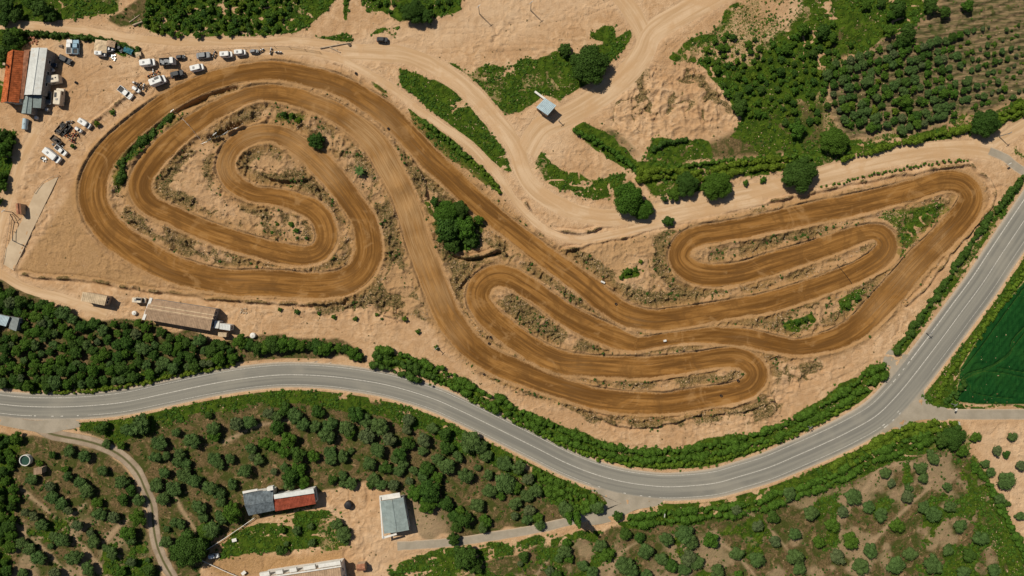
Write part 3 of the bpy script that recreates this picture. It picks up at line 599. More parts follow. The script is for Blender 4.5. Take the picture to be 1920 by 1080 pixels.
def mark(chain, a, b, wid=.11, dz=.092):
    """painted line from x=a to x=b px"""
    xs = chain[:, 0] / S + 960; q = chain[(xs >= a) & (xs <= b)]
    if len(q) < 2: return
    q = q.copy(); q[:, 2] = wid; return q
def add_marks(name, qs, dz=.095):
    V = []; F = []
    for q in qs:
        if q is None: continue
        l = offset(q, q[0, 2]); r = offset(q, -q[0, 2]); b = len(V)
        for i in range(len(q)):
            for e in (l, r): V.append((e[i, 0], e[i, 1], float(base(e[i, 0], e[i, 1])) + dz))
        for i in range(len(q) - 1): F.append((b + 2 * i + 1, b + 2 * i + 3, b + 2 * i + 2, b + 2 * i))
    return tag(link(name, new_mesh(name, V, F, [PAINT])), kind='structure')
rf = np.column_stack([catmull(wpts(ROAD), False, .6), np.zeros(len(catmull(wpts(ROAD), False, .6)))])
offN = np.interp(rf[:, 0], [-144, -60, 20, 80, 120], [17 * S, 18.5 * S, 20 * S, 22 * S, 22 * S])
def voff(sign):
    d = np.gradient(rf[:, :2], axis=0); L = np.hypot(d[:, 0], d[:, 1]); r = rf.copy()
    r[:, 0] += -d[:, 1] / L * offN * sign; r[:, 1] += d[:, 0] / L * offN * sign; return r
LN, LS = voff(1), voff(-1)
def dashes(ch, a, b, on=1.1, off=1.3, wid=.12):
    xs = ch[:, 0] / S + 960; idx = np.where((xs >= a) & (xs <= b))[0]; out = []
    u = np.concatenate([[0], np.cumsum(np.hypot(*(np.diff(ch[idx, :2], axis=0).T)))]); s_ = 0
    while s_ < u[-1]:
        k = idx[(u >= s_) & (u <= s_ + on)]
        if len(k) > 1: q = ch[k].copy(); q[:, 2] = wid; out.append(q)
        s_ += on + off
    return out
add_marks("road_marking", [mark(rf, -600, 2300, .085)])
add_marks("road_marking", [mark(LN, -600, 1672, .06), mark(LN, 1705, 2300, .12)])
add_marks("road_marking", [mark(LS, -600, 62, .07), mark(LS, 165, 1112, .05), mark(LS, 1232, 1650, .055), mark(LS, 1745, 2300, .04)])
add_marks("road_marking", dashes(LN, 1672, 1705, 1.2, .9) + dashes(LS, 62, 165) + dashes(LS, 1118, 1228, .9, 1.5, .1) + dashes(LS, 1652, 1722, 1.0, .8) + dashes(offset(LS, -.7), 1655, 1690, 1.6, 1.0))

# concrete start pad
apr = [(111,331),(96,362),(60,436),(27,507),(8,496),(12,468),(30,435),(45,410),(66,362),(80,346)]
V = []; F = []
mb_ = MB()
pp = [(*P(*p), ) for p in apr][::-1]
pz = max(gz(*p) for p in pp) + .10
mb_.prism(pp, pz - .6, pz, 0)
for t in (.2, .4, .62, .8):   # expansion strips
    a = np.array(P(111, 331)) * (1 - t) + np.array(P(27, 507)) * t; b = np.array(P(80, 346)) * (1 - t) + np.array(P(8, 496)) * t
o = mb_.build("start_pad", [CONC]); tag(o, kind='structure')

# ------------------------------------------------------------------ foliage
def leaf_mat(name, dark, light, hue_var=.25):
    m = NM(name, .75); m.b.inputs["Specular IOR Level"].default_value = .12
    oi = m.t.nodes.new("ShaderNodeObjectInfo")
    n = m.noise(1.1, 3, .6); g = m.t.nodes.new("ShaderNodeNewGeometry")
    c = m.mix(m.ramp(n, .35, .65), dark, light)
    rnd = g.outputs["Random Per Island"]
    c = m.mix(m.math('MULTIPLY', rnd, .55), c, tuple(min(1, q * 1.7 + .004) for q in light))
    c = m.mix(m.math('MULTIPLY', oi.outputs["Random"], hue_var), c, (light[0] * 1.7, light[1] * 1.15, light[2] * 1.3))
    return m.done(c)
L_OLIVE = leaf_mat("olive_leaves", (.023, .050, .010), (.054, .100, .024), .3)
L_OLIVE2 = leaf_mat("grey_olive_leaves", (.034, .055, .018), (.070, .100, .036), .3)
L_DARK = leaf_mat("dark_leaves", (.012, .036, .004), (.034, .078, .010), .4)
L_MID = leaf_mat("green_leaves", (.017, .048, .004), (.046, .104, .009), .4)
L_BRT = leaf_mat("bright_leaves", (.028, .062, .004), (.072, .122, .008), .35)
L_DRY = leaf_mat("dry_brush_twigs", (.045, .05, .014), (.11, .095, .035), .4)
BARK = simple("bark", (.11, .08, .055), .95, .3, 4)

def ico(sub):
    t = (1 + 5 ** .5) / 2
    v = [(-1, t, 0), (1, t, 0), (-1, -t, 0), (1, -t, 0), (0, -1, t), (0, 1, t), (0, -1, -t), (0, 1, -t), (t, 0, -1), (t, 0, 1), (-t, 0, -1), (-t, 0, 1)]
    f = [(0,11,5),(0,5,1),(0,1,7),(0,7,10),(0,10,11),(1,5,9),(5,11,4),(11,10,2),(10,7,6),(7,1,8),(3,9,4),(3,4,2),(3,2,6),(3,6,8),(3,8,9),(4,9,5),(2,4,11),(6,2,10),(8,6,7),(9,8,1)]
    v = [np.array(p) / np.linalg.norm(p) for p in v]
    for _ in range(sub):
        cache = {}; nf = []
        def mid(a, b):
            k = (min(a, b), max(a, b))
            if k not in cache:
                p = v[a] + v[b]; v.append(p / np.linalg.norm(p)); cache[k] = len(v) - 1
            return cache[k]
        for a, b, c_ in f:
            x, y, z = mid(a, b), mid(b, c_), mid(c_, a); nf += [(a, x, z), (b, y, x), (c_, z, y), (x, y, z)]
        f = nf
    return np.array(v), np.array(f, np.int32)
ICO0, ICO1, ICO2 = ico(0), ico(1), ico(2)

def leafy(lumps, card=.28, dens=9.0, seed=0, core=.86, flat=.9, coreico=ICO1, lo=-.35):
    """lumps (n,4): centres and radii -> V, F of triangles: dense cores with leaf tufts over them"""
    r_ = np.random.default_rng(seed); Lp = np.asarray(lumps, float); V = []; Fs = []; b = 0
    iv, iff = coreico
    for cx, cy, cz, r in Lp:
        k = core * (1 + r_.normal(0, .10, len(iv)))
        V.append(np.array([cx, cy, cz]) + iv * (r * k)[:, None] * np.array([1, 1, flat])); Fs.append(iff + b); b += len(iv)
    area = 4 * np.pi * Lp[:, 3] ** 2 * .7; cnt = np.maximum(3, (area * dens).astype(int)); rep = np.repeat(np.arange(len(Lp)), cnt); N = len(rep)
    d = r_.normal(size=(N, 3)); d /= np.linalg.norm(d, axis=1)[:, None]; d[:, 2] = np.where(d[:, 2] < lo, -d[:, 2], d[:, 2])
    pos = Lp[rep, :3] + d * (Lp[rep, 3] * r_.uniform(.86, 1.16, N))[:, None] * np.array([1, 1, flat])
    nrm = d + r_.normal(0, .55, (N, 3)); nrm /= np.linalg.norm(nrm, axis=1)[:, None]
    up = r_.normal(size=(N, 3)); a = np.cross(nrm, up); a /= np.linalg.norm(a, axis=1)[:, None]; c_ = np.cross(nrm, a)
    s = card * r_.uniform(.6, 1.35, N)[:, None]
    q = np.stack([pos - a * s * .5 - c_ * s * .15, pos + c_ * s * .62, pos + a * s * .5 - c_ * s * .1, pos - c_ * s * .55], 1).reshape(-1, 3)
    V.append(q); i = np.arange(N) * 4 + b
    Fs.append(np.stack([i, i + 2, i + 1], 1).astype(np.int32)); Fs.append(np.stack([i, i + 3, i + 2], 1).astype(np.int32))
    return np.concatenate(V), np.concatenate(Fs)
def crown_lumps(seed, R, H, n, kind='round'):
    r_ = np.random.default_rng(seed); L = []
    if kind == 'olive':
        L.append((0, 0, H * .62, R * .55))
        for i in range(n):
            a = 2 * math.pi * (i + r_.uniform(-.35, .35)) / n; d = R * r_.uniform(.42, .68); L.append((d * math.cos(a), d * math.sin(a), H * r_.uniform(.5, .72), R * r_.uniform(.30, .46)))
    else:
        L.append((0, 0, H * .6, R * .62))
        for i in range(n):
            a = i * 2.4 + r_.uniform(-.4, .4); q = math.sqrt((i + .5) / n); d = R * .84 * q * r_.uniform(.85, 1.08); rr = R * r_.uniform(.17, .36)
            L.append((d * math.cos(a), d * math.sin(a), H * (.80 - .34 * q * q) + r_.uniform(-.06, .06) * H, rr))
    return L
def tri_mesh(name, V, F, mat): return new_mesh(name, V, F.astype(np.int32), [mat])
def trunk_mesh(name, R, H, seed, limbs=4):
    b = MB(); r_ = random.Random(seed); b.cyl((0, 0, -.3), (0, 0, H * .35), R * .10, R * .075, 7)
    for i in range(limbs):
        a = 2 * math.pi * i / limbs + r_.uniform(-.4, .4); b.cyl((0, 0, H * .3), (R * .5 * math.cos(a), R * .5 * math.sin(a), H * .6), R * .055, R * .022, 5)
    return new_mesh(name, b.v, b.f, [BARK])
PROTO = {}
def proto(kind):
    if kind in PROTO: return PROTO[kind]
    out = []
    spec = {'olive': (2.0, 3.0, 'olive', 7, .22, 16, [L_OLIVE, L_OLIVE, L_OLIVE, L_OLIVE, L_MID, L_OLIVE, L_OLIVE2, L_DARK], 16),
            'broad': (3.0, 4.6, 'round', 16, .30, 12, [L_DARK, L_MID, L_DARK, L_MID, L_MID, L_DARK], 12),
            'shrub': (1.3, 1.5, 'round', 6, .22, 18, [L_MID, L_BRT, L_MID, L_DARK, L_MID], 10),
            'big': (6.0, 7.5, 'round', 34, .36, 11, [L_DARK, L_DARK, L_MID, L_DARK], 4)}[kind]
    R, H, ck, nl, card, dens, mats, nv = spec
    for i in range(nv):
        lp = crown_lumps(500 + i * 7 + len(kind), R, H, nl + (i % 3), ck)
        V, F = leafy(lp, card, dens, 900 + i)
        V[:, 0] *= 1 + .12 * math.sin(i * 1.7); V[:, 1] *= 1 - .12 * math.sin(i * 2.3)
        out.append((tri_mesh("crown", V, F, mats[i % len(mats)]), trunk_mesh("trunk", R, H, i), R))
    PROTO[kind] = out; return out
TREES = []      # (kind, px, py, radius px, variant or None, group phrase, noun, fixed label or None)
def tree(kind, px, py, rp, group, noun, label=None, var=None): TREES.append((kind, px, py, rp, group, noun, label, var))
OL = {(0,810): [(525,140,45),(640,180,50),(395,170,35),(510,330,45),(490,275,30),(600,380,50),(655,440,55),(240,355,45),(370,410,50),(385,490,55),(460,540,50),(515,590,45),(195,600,45),(260,630,50),(310,700,55),(300,235,30),(770,290,45),(915,370,60),(980,440,50),(920,510,55),(1040,510,50),(730,530,45),(750,610,60),(850,640,60),(580,700,60),(680,760,40),(700,820,50),(400,790,45),(470,810,60),(380,860,30),(160,830,50),(220,880,50),(280,950,65),(560,940,70),(960,760,65),(980,810,50),(800,870,35),(840,910,55),(990,970,50),(910,1040,45),(1110,960,25),(660,1030,60),(410,1060,60),(170,1060,40),(1120,1040,60),(800,90,36),(910,100,38),(1190,90,60),(1170,190,55),(1250,180,40),(1340,170,50),(1330,230,45),(1390,240,45),(1430,70,70),(1600,210,55),(1640,240,45),(1720,200,45),(1880,120,50),(1840,290,60),(1890,190,40),(1600,30,55),(1320,10,40),(1230,310,50),(1380,330,60),(1460,370,60),(1170,400,55),(1300,430,60),(1220,500,50),(1580,420,65),(1640,460,50),(1740,400,50),(1490,560,60),(1520,640,50),(1660,530,45),(1660,640,50),(1590,740,75),(1310,680,45),(1360,700,45),(1250,730,30),(1240,820,55)],
 (480,810): [(60,80,50),(130,110,50),(10,210,50),(240,60,70),(210,150,50),(310,170,70),(430,180,50),(550,160,50),(560,210,50),(650,190,55),(710,145,30),(130,300,35),(310,290,70),(210,270,35),(250,380,60),(350,390,50),(570,360,45),(650,330,45),(650,390,35),(710,390,55),(530,20,70),(700,10,50),(830,30,80),(1000,50,70),(910,130,65),(1140,90,60),(1080,160,60),(1260,60,70),(1250,140,45),(1040,200,40),(1430,120,65),(1420,20,60),(1510,180,50),(1360,200,50),(1430,260,75),(1610,80,90),(1690,110,60),(1730,180,50),(1660,270,35),(1740,320,45),(1860,240,60),(1870,380,80),(1570,330,70),(1750,440,55),(1830,480,40),(850,240,60),(970,270,60),(1070,300,50),(1100,250,50),(1180,290,40),(1280,270,65),(1250,340,45),(1360,340,50),(1150,370,40),(880,360,55),(940,400,50),(1030,400,55),(860,400,40),(1660,550,60),(1530,590,40),(1480,640,55),(1500,720,50),(1720,670,55),(1700,720,50),(190,730,35),(300,740,40),(410,710,30),(600,690,50),(650,770,60),(420,830,35),(190,890,50),(230,840,25),(680,830,25)],
 (480,540): [(90,940,60),(150,970,50),(210,910,60),(290,960,60),(160,1050,65),(350,1030,60),(440,1040,50),(460,930,60),(560,1020,70),(680,1050,60),(740,950,75),(810,1000,60),(930,1030,80),(1140,990,60),(1130,1060,50),(1320,1050,50)],
 (0,540): [(1770,1020,70),(1870,1010,60),(1600,1060,60),(1560,960,35),(760,1050,60),(960,1060,60),(1060,1020,80)],
 (960,810): [(50,260,60),(120,350,60),(30,420,50),(20,540,60),(110,480,50),(130,590,60),(110,650,50),(190,640,45),(210,700,45),(20,630,40),(180,440,60),(400,580,60),(470,590,45),(640,570,60),(850,760,55),(960,790,50),(1150,800,60),(1290,760,80),(1340,820,60),(1490,810,70),(1000,890,65),(660,850,50),(710,920,60),(410,830,40),(390,900,60),(350,950,35),(430,950,40),(1120,950,50),(1190,1000,60),(1320,940,80),(1380,980,60),(1290,1030,50),(1680,910,60),(1540,1040,70),(1840,960,70),(840,1000,70),(890,1040,60),(530,1000,50),(600,1050,50),(90,940,50),(60,990,30),(280,1040,50),(330,1070,50),(1000,1070,50),(1700,1070,40)],
 (1440,810): [(1560,40,45),(1840,40,45),(1720,140,50),(1790,170,35),(1630,240,40),(1670,300,40),(1800,370,70),(1740,500,45),(1790,540,35),(1900,250,50),(1890,630,40),(880,310,50),(920,380,45),(1140,270,55),(1160,340,45),(1240,200,45),(1210,160,35),(1340,410,40),(50,820,60),(200,930,75),(240,1020,60),(380,820,50),(520,930,75),(620,810,70),(700,1000,75),(770,890,65),(960,1000,80),(1060,910,60),(1230,990,80),(1350,880,50),(1510,920,60),(1610,800,70),(1470,1050,60),(1700,1040,50),(1050,420,40),(160,460,60),(320,600,65),(480,700,60),(40,640,60),(640,480,65),(840,620,60),(1040,480,60),(1240,620,60),(1440,700,60),(-80,700,60),(-240,580,50),(200,760,55),(560,600,55),(760,560,55),(960,700,60),(1160,560,55),(1360,560,50)]}
for (ox, oy), l in OL.items():
    for x, y, r in l:
        px, py = ox + x / 4, oy + y / 4
        if px > 1820 and py > 790: g, nn = "olive trees on the bare sandy lot", "olive tree on the bare sand lot"
        elif px > 830 and py > 985 or px > 1150: g, nn = "olive trees in the lower right orchard", "olive in the lower right orchard"
        elif px < 290: g, nn = "olive trees left of the farm lane", "olive tree left of the farm lane"
        else: g, nn = "olive trees in the orchard below the road", "olive in orchard below the road"
        tree('olive', px, py, r / 4 * .94, g, nn)
def inpoly(px, py, pl):
    r = False; n = len(pl)
    for i in range(n):
        ax, ay = pl[i]; bx, by = pl[(i + 1) % n]
        if (ay > py) != (by > py) and px < (bx - ax) * (py - ay) / (by - ay) + ax: r = not r
    return r
def pack(pl, n, rmin, rmax, seed, gap=.75, avoid=()):
    r_ = random.Random(seed); xs = [p[0] for p in pl]; ys = [p[1] for p in pl]; out = list(avoid); k0 = len(out); t = 0
    while len(out) - k0 < n and t < n * 60:
        t += 1; x = r_.uniform(min(xs), max(xs)); y = r_.uniform(min(ys), max(ys)); r = r_.uniform(rmin, rmax)
        if x < -12 or x > 1932 or y < -12 or y > 1092 or not inpoly(x, y, pl): continue
        wx, wy = P(x, y)
        if samp(lay, wx, wy) < r * S * .75: continue
        if any((x - a) ** 2 + (y - b) ** 2 < ((r + q) * gap) ** 2 for a, b, q in out): continue
        out.append((x, y, r))
    return out[k0:]
# the wood between the dirt yard and the road
WOOD = [(-20,500),(60,552),(120,584),(170,606),(260,606),(300,622),(400,642),(440,648),(440,680),(400,690),(300,704),(200,722),(100,728),(-20,720)]
for x, y, r in pack(WOOD, 150, 7.5, 15, 3, .66, avoid=[(22,608,26)]):
    tree('broad' if random.random() < .55 else 'olive', x, y, r, "trees of the wood between dirt yard and road", "tree in the wood above the road")
for x, y, r in pack([(-20,812),(38,822),(30,860),(26,960),(12,1100),(-20,1100)], 34, 8, 14, 5, .62):
    tree('broad', x, y, r, "dark trees along the left photo edge", "dark tree on the left edge")
for x, y, r in [(12,12,16),(30,28,13),(75,15,20),(8,34,13),(55,5,14),(95,28,12),(20,75,18),(6,100,18),(32,62,13),(28,90,12),(38,78,10),(8,120,12)]:
    tree('broad', x, y, r, "trees in the upper left corner", "dark tree in upper left corner")
for x, y, r in [(5,255,16),(2,280,18),(16,264,12),(-2,330,13),(4,350,10),(-4,375,10)]:
    tree('broad', x, y, r, "trees on the left edge by the dirt lot", "leafy tree on the left edge")
for x, y, r in pack([(262,52),(268,15),(300,-20),(560,-20),(540,40),(500,66),(400,70),(300,66)], 90, 5, 9.5, 6, .72):
    tree('shrub', x, y, r, "bushes on the green bank at the top", "green bush on the top bank")
for x, y, r in pack([(680,-10),(870,-10),(840,18),(770,36),(720,20)], 14, 5, 9, 16, .8):
    tree('shrub', x, y, r, "bushes at the top near the bare slope", "green bush beside big top tree")
for x, y, r in pack([(1330,75),(1370,60),(1440,80),(1500,60),(1560,40),(1600,90),(1560,130),(1550,220),(1500,235),(1440,225),(1390,215),(1370,185),(1345,150),(1320,110)], 120, 4.5, 9.5, 8, .78):
    tree('shrub' if random.random() < .7 else 'broad', x, y, r, "bushes on the green slope in the upper right", "dark bush on upper right slope")
for x, y, r in [(1505,55,14),(1545,58,17),(1560,70,12),(1475,92,12),(1685,15,18),(1672,28,12),(1745,8,15),(1815,10,13),(1772,22,12),(1670,55,14),(1702,60,16),(1690,75,12),(1625,8,11),(1655,5,9),(1700,190,14),(1725,188,8),(1770,175,12),(1785,70,10),(1790,175,9)]:
    tree('broad', x, y, r, "larger trees of the upper right slope", "large tree on upper right slope")
# rows of young orchard trees, upper right
r_ = random.Random(12); NE = [(1552,120),(1600,98),(1700,80),(1760,62),(1925,38),(1925,180),(1840,205),(1700,246),(1600,240),(1548,190)]
ca, sa = math.cos(math.radians(-17)), math.sin(math.radians(-17)); cnt = 0
for i in range(-30, 40):
    for j in range(-14, 18):
        u_, v_ = i * 14.5 + (j % 2) * 6, j * 17
        x = 1700 + u_ * ca - v_ * sa + r_.uniform(-3.5, 3.5); y = 150 + u_ * sa + v_ * ca + r_.uniform(-3, 3)
        if not inpoly(x, y, NE) or r_.random() < .13: continue
        size = 9.0 - max(0, (x - 1730) / 200) * 5.0 - max(0, (110 - y) / 60) * 2 + r_.uniform(-1.6, 1.8)
        if any(abs(x - a) < 14 and abs(y - b) < 12 for a, b in ((1700,190),(1685,15),(1670,55),(1702,60))): continue
        tree('olive' if r_.random() < .7 else 'shrub', x, y, max(3.2, size), "orchard rows in the upper right corner", "small tree in upper right rows"); cnt += 1
# trees one can name
N_ = "big"
for k, x, y, r, lab in [
 ('big',1105,117,34,"large round dark tree above the blue-white roofed shed, casting shadow on dirt"),('broad',1060,92,14,"medium tree at the left shoulder of the large round tree at top centre"),
 ('big',1180,372,28,"tall dark roadside tree where the wide dirt road meets hedge"),('big',1204,392,20,"lower rounded tree overlapping the foot of the tall roadside tree"),
 ('big',1290,343,24,"left tree of the close roadside pair on the dirt road"),('big',1346,346,26,"right tree of the close roadside pair on the dirt road"),('broad',1264,362,14,"small tree left of the roadside pair"),
 ('big',1504,325,31,"lone round tree on the sandy strip north of the track"),('big',1568,262,25,"dark tree at the hedge above the dirt road"),('broad',1497,243,16,"round dark tree alone on the grassy slope"),
 ('big',1852,228,24,"dark tree at the field corner beside dirt road, far right"),('big',1842,236,18,"smaller tree leaning into the far right field-corner tree"),('broad',1388,200,16,"dark round tree at the edge of the bare slope"),
 ('big',775,18,24,"large dark spreading tree at the top edge"),('broad',800,28,14,"shaded tree right of large tree at the top edge"),
 ('broad',592,262,17,"single dark tree on the bank between inner track laps"),
 ('big',836,400,22,"upper left crown of tree clump between tracks"),('big',862,392,18,"upper right crown of tree clump between tracks"),('broad',838,434,24,"left middle tree of the clump between the tracks"),('broad',874,428,22,"right middle tree of clump between the tracks"),('broad',848,456,18,"lowest tree of the clump between the tracks"),('broad',884,448,14,"lower right tree of the clump between the tracks"),('broad',898,412,10,"small round tree at right end of clump between tracks"),('broad',815,378,9,"small bush at the top of clump between tracks"),
 ('broad',1253,415,11,"small pointed tree at the foot of the shady roadside tree"),
 ('big',350,1032,33,"huge dark tree beside the farm lane, lower left"),('big',385,1000,18,"tree attached to the right of the huge tree by the lane"),('broad',435,960,22,"large green tree at the left end of the red and grey barn"),
 ('broad',260,970,18,"bright green tree hugging the inner side of the farm lane"),
 ('broad',805,920,20,"large tree right of the grey gabled shed"),('broad',780,925,17,"tree touching the grey gabled shed's right side"),('broad',800,948,17,"lower tree of the group right of the grey gabled shed"),('broad',835,946,15,"rightmost tree of group beside the grey gabled shed"),
 ('broad',872,975,18,"broad tree above the bend of paved side road"),('broad',850,1012,14,"bushy tree standing half over the paved side road"),('broad',875,1045,24,"big dark tree below the paved side road"),('broad',890,1060,16,"dark tree under big tree below paved side road"),
 ('big',1790,820,22,"large dark leafy tree at the corner of the sand lot"),('broad',1765,825,16,"leafy tree left of the big tree by sand lot"),('broad',1805,845,13,"lower leafy tree at the edge of sand lot"),('broad',1158,968,11,"round bush standing on the side road junction"),
 ('broad',545,895,20,"dark tree over the white end of red and grey barn"),('broad',566,900,13,"dark tree beside a red mark above the barn"),
 ('shrub',209,210,6,"small bush on the fence line, upper one of two"),('shrub',181,231,8,"small bush on the fence line beside the parked vans"),('shrub',136,274,5,"low bush by the parked vans' lower end"),
 ('shrub',524,580,5,"first small bush from the left on the sand bank"),('shrub',556,585,6,"second small bush from the left on sand bank"),('shrub',597,588,5,"third small bush from the left on the sand bank"),('shrub',625,594,6,"fourth small bush from the left on the sand bank"),('shrub',666,598,6,"fifth small bush from the left on sand bank"),('shrub',706,590,5,"sixth small bush, nearest the rubble bank"),('shrub',716,598,4,"tiny bush just below the sixth sand bank bush"),('shrub',758,598,6,"round bush near the track's straight"),('shrub',783,622,6,"bush at the head of the washed-out line"),('shrub',818,652,6,"bush at the foot of the washed-out line"),
 ('shrub',1178,508,8,"green bush in the bare hollow between tracks"),('shrub',1192,505,6,"second green bush in bare hollow between tracks"),('shrub',1165,520,6,"lower green bush in bare hollow between tracks"),('shrub',1202,490,5,"thin bush above the hollow's green bushes"),
 ('shrub',1590,572,9,"dark bush in the wedge between lower right tracks"),('shrub',1608,558,8,"upper dark bush in the wedge between lower right tracks"),('shrub',1495,603,8,"green bush in the lower wedge right of the track join"),('shrub',1510,597,8,"second green bush in the lower wedge by track join"),
 ('shrub',530,213,6,"bush on the ridge above the inner lap, left"),('shrub',545,216,6,"bush on the ridge above the inner lap, middle"),('shrub',558,224,8,"bush on the ridge above the inner lap, right"),
 ('shrub',545,420,6,"small bush in the innermost hairpin, upper"),('shrub',555,432,6,"small bush in the innermost hairpin, lower"),('shrub',509,436,4,"small bush in innermost hairpin, left"),('shrub',519,420,4,"tiny bush in the innermost hairpin's tip"),
 ('shrub',1398,343,7,"round clipped bush on the dirt road shoulder, left of two"),('shrub',1432,337,7,"round clipped bush on dirt road shoulder, right of two"),('shrub',1246,373,9,"clipped bush between the two groups of roadside trees")]:
    tree(k, x, y, r, None, None, lab)
tree('cyp', 1068, 975, 8, None, None, "left slim cypress standing over the paved side road"); tree('cyp', 1084, 980, 9, None, None, "right slim cypress standing over the paved side road")
for i, (x, y, r) in enumerate([(482,654,15),(497,652,14),(512,646,15),(530,644,16),(548,645,15),(564,648,13),(580,648,10),(594,650,15),(604,656,14),(612,654,13),(635,652,10),(648,655,10),(660,662,13),(672,668,10),(448,640,15),(466,648,12)]):
    tree('broad', x, y, r, "bright trees in the row above the road shadow", "bright tree of the roadside row")

LM = [("the grey gabled shed",742,965),("the red and grey roofed barn",530,940),("the little tiled hut",677,1065),("the round water tank",53,860),("the farm lane's top bend",200,840),
 ("the huge lane-side tree",350,1032),("the paved side road junction",1140,950),("big tree below the side road",875,1045),("the sand lot corner",1815,845),("the road's lowest bend",1250,930),
 ("the long striped roof building",340,590),("the small blue-roofed sheds",20,605),("the parked camper",110,180),("the blue-white roofed shed",1025,200),("the lone slope tree",1497,243),
 ("the far right field corner",1852,228),("the upper right photo corner",1915,5),("the bottom photo edge at centre",960,1080),("the lower left photo corner",5,1075),("the lower right photo corner",1915,1075),
 ("the top photo edge at left",300,5),("the dirt road fork at top",650,90),("the bare slope edge",1365,170),("the roadside row's left end",440,650),("the road's left photo edge",5,725),("the road crest right of centre",1000,870),("the road above the barn",600,760),("the concrete start pad",30,480),("the upper right rows' middle",1720,150),("the bottom photo edge at right",1500,1080),("the barn yard's right tree",800,930)]
ORD = ["nearest to", "second nearest to", "third nearest to", "fourth nearest to", "fifth nearest to", "sixth nearest to", "seventh nearest to", "eighth nearest to", "ninth nearest to", "tenth nearest to"]
def auto_labels(items):
    """items: (index, px, py, noun, group) -> dict index: label; the nearest ten round each landmark are singled out"""
    by = {}
    for ix, x, y, noun, g in items:
        d = [(math.hypot(x - a, y - b), nm) for nm, a, b in LM]; dd, nm = min(d); by.setdefault((noun, nm), []).append((dd, ix))
    out = {}
    for (noun, nm), l in by.items():
        l.sort()
        for r, (dd, ix) in enumerate(l):
            out[ix] = f"{noun}, {ORD[r]} {nm}" if r < 10 else f"{noun}, beyond the ten nearest {nm}"
    return out
items = [(i, t[1], t[2], t[5], t[4]) for i, t in enumerate(TREES) if t[6] is None]
labs = auto_labels(items)
rt = random.Random(5)
NAMES = {'olive': 'olive_tree', 'broad': 'broadleaf_tree', 'big': 'broadleaf_tree', 'shrub': 'shrub', 'cyp': 'cypress_tree'}
Vc, Fc = leafy([(0, 0, .6 + i * .55, .62 * (1 - (i / 13) ** 2) + .12) for i in range(13)], .22, 20, 77)
cyp_crown = tri_mesh("crown", Vc, Fc, L_MID); cyp_trunk = trunk_mesh("trunk", 1.2, 3, 3, 1)
for i, (kind, px, py, rp, g, noun, lab, var) in enumerate(TREES):
    if kind == 'cyp': cr_, tk, R, hh = cyp_crown, cyp_trunk, .9, 7
    else:
        pr = proto(kind); cr_, tk, R = pr[rt.randrange(len(pr))]; hh = R * 1.1
    s = rp * S / R
    x, y = P(px, py, hh * s * .8)
    z = gz(x, y) - .05
    L_ = lab or labs[i]
    t = thing('wood_tree' if g and 'wood' in g else 'orchard_tree' if g and 'rows' in g and kind == 'olive' else NAMES[kind], L_, {'cyp': 'tree', 'shrub': 'bush'}.get(kind, 'tree'), (x, y, z), rt.uniform(0, 6.28), g)
    sz = s * (1.15 if kind == 'cyp' else rt.uniform(.85, 1.05))
    t.scale = (s, s, sz)
    if not (kind == 'shrub' or rp < 5.5): link("trunk", tk, t)
    link("crown", cr_, t)
print("trees", len(TREES))

# hedges: each one long clipped or wild row is one thing
def hedge(label, pts, wpx, h, mat, seed, card=.26, name="hedge", dens=13, step=.55):
    c = catmull([P(*p) for p in pts], False, step); r_ = np.random.default_rng(seed); L = []; W = wpx * S / 2
    d = np.gradient(c, axis=0); d /= np.hypot(d[:, 0], d[:, 1])[:, None]
    rows = max(1, int(round(W / .8)))
    for i in range(len(c)):
        for k in range(rows):
            if rows > 1 and r_.random() < .18: continue
            o = (0 if rows == 1 else (k / (rows - 1) * 2 - 1) * (W - .55)) + r_.normal(0, .25); rr = min(W * .9, r_.uniform(.55, 1.0) * (1 + .35 * math.sin(i * .31 + seed)))
            x = c[i, 0] - d[i, 1] * o + r_.normal(0, .2); y = c[i, 1] + d[i, 0] * o + r_.normal(0, .2)
            if samp(lay, x, y) < rr * .35: continue
            L.append((x, y, gz(x, y) + h * r_.uniform(.25, .75), rr))
    if not L: return
    V, F = leafy(L, card, dens * .7, seed, .9, .9, ICO1, 0.0)
    o = V.mean(0); o[2] = 0
    ob = link(name, tri_mesh(name, V - o, F, mat), None, tuple(o)); tag(ob, label, 'hedge' if name == 'hedge' else 'bush'); return ob
hedge("long dense green hedge along the inner side of road's lower bend, track side", [(705,660),(760,676),(830,706),(900,740),(960,770),(1040,806),(1120,838),(1200,852),(1290,848),(1380,830),(1460,806),(1530,772),(1590,735),(1630,705),(1655,692)], 24, 1.6, L_MID, 31)
hedge("lower green strip of bushes between the long hedge and the road shoulder", [(880,748),(960,790),(1040,826),(1120,856),(1200,870),(1290,868),(1370,852),(1450,826),(1530,790),(1600,750)], 9, 1.0, L_BRT, 32)
hedge("thick bushy left end of the roadside hedge by the dirt opening", [(704,672),(740,684),(780,700),(815,716)], 26, 2.4, L_DARK, 33)
hedge("narrow dark hedge between sandy strip and straight road on the right", [(1676,660),(1710,612),(1750,556),(1790,498),(1830,440),(1870,388),(1915,335)], 15, 1.3, L_DARK, 34)
hedge("hedge row running down beside the access path to the outer lap", [(770,196),(800,230),(840,265),(875,295)], 11, 1.1, L_MID, 35)
hedge("low green hedge below the access path, lower piece", [(885,300),(910,325),(938,362)], 8, .7, L_BRT, 36)
hedge("dark hedge line slanting down to the wide dirt road in the centre", [(1078,246),(1110,262),(1150,285),(1180,308),(1196,325)], 11, 1.5, L_MID, 37)
hedge("bright overgrown hedge above the dirt road, centre right", [(1195,330),(1250,325),(1300,330),(1350,322),(1420,308),(1480,305)], 20, 1.4, L_BRT, 38)
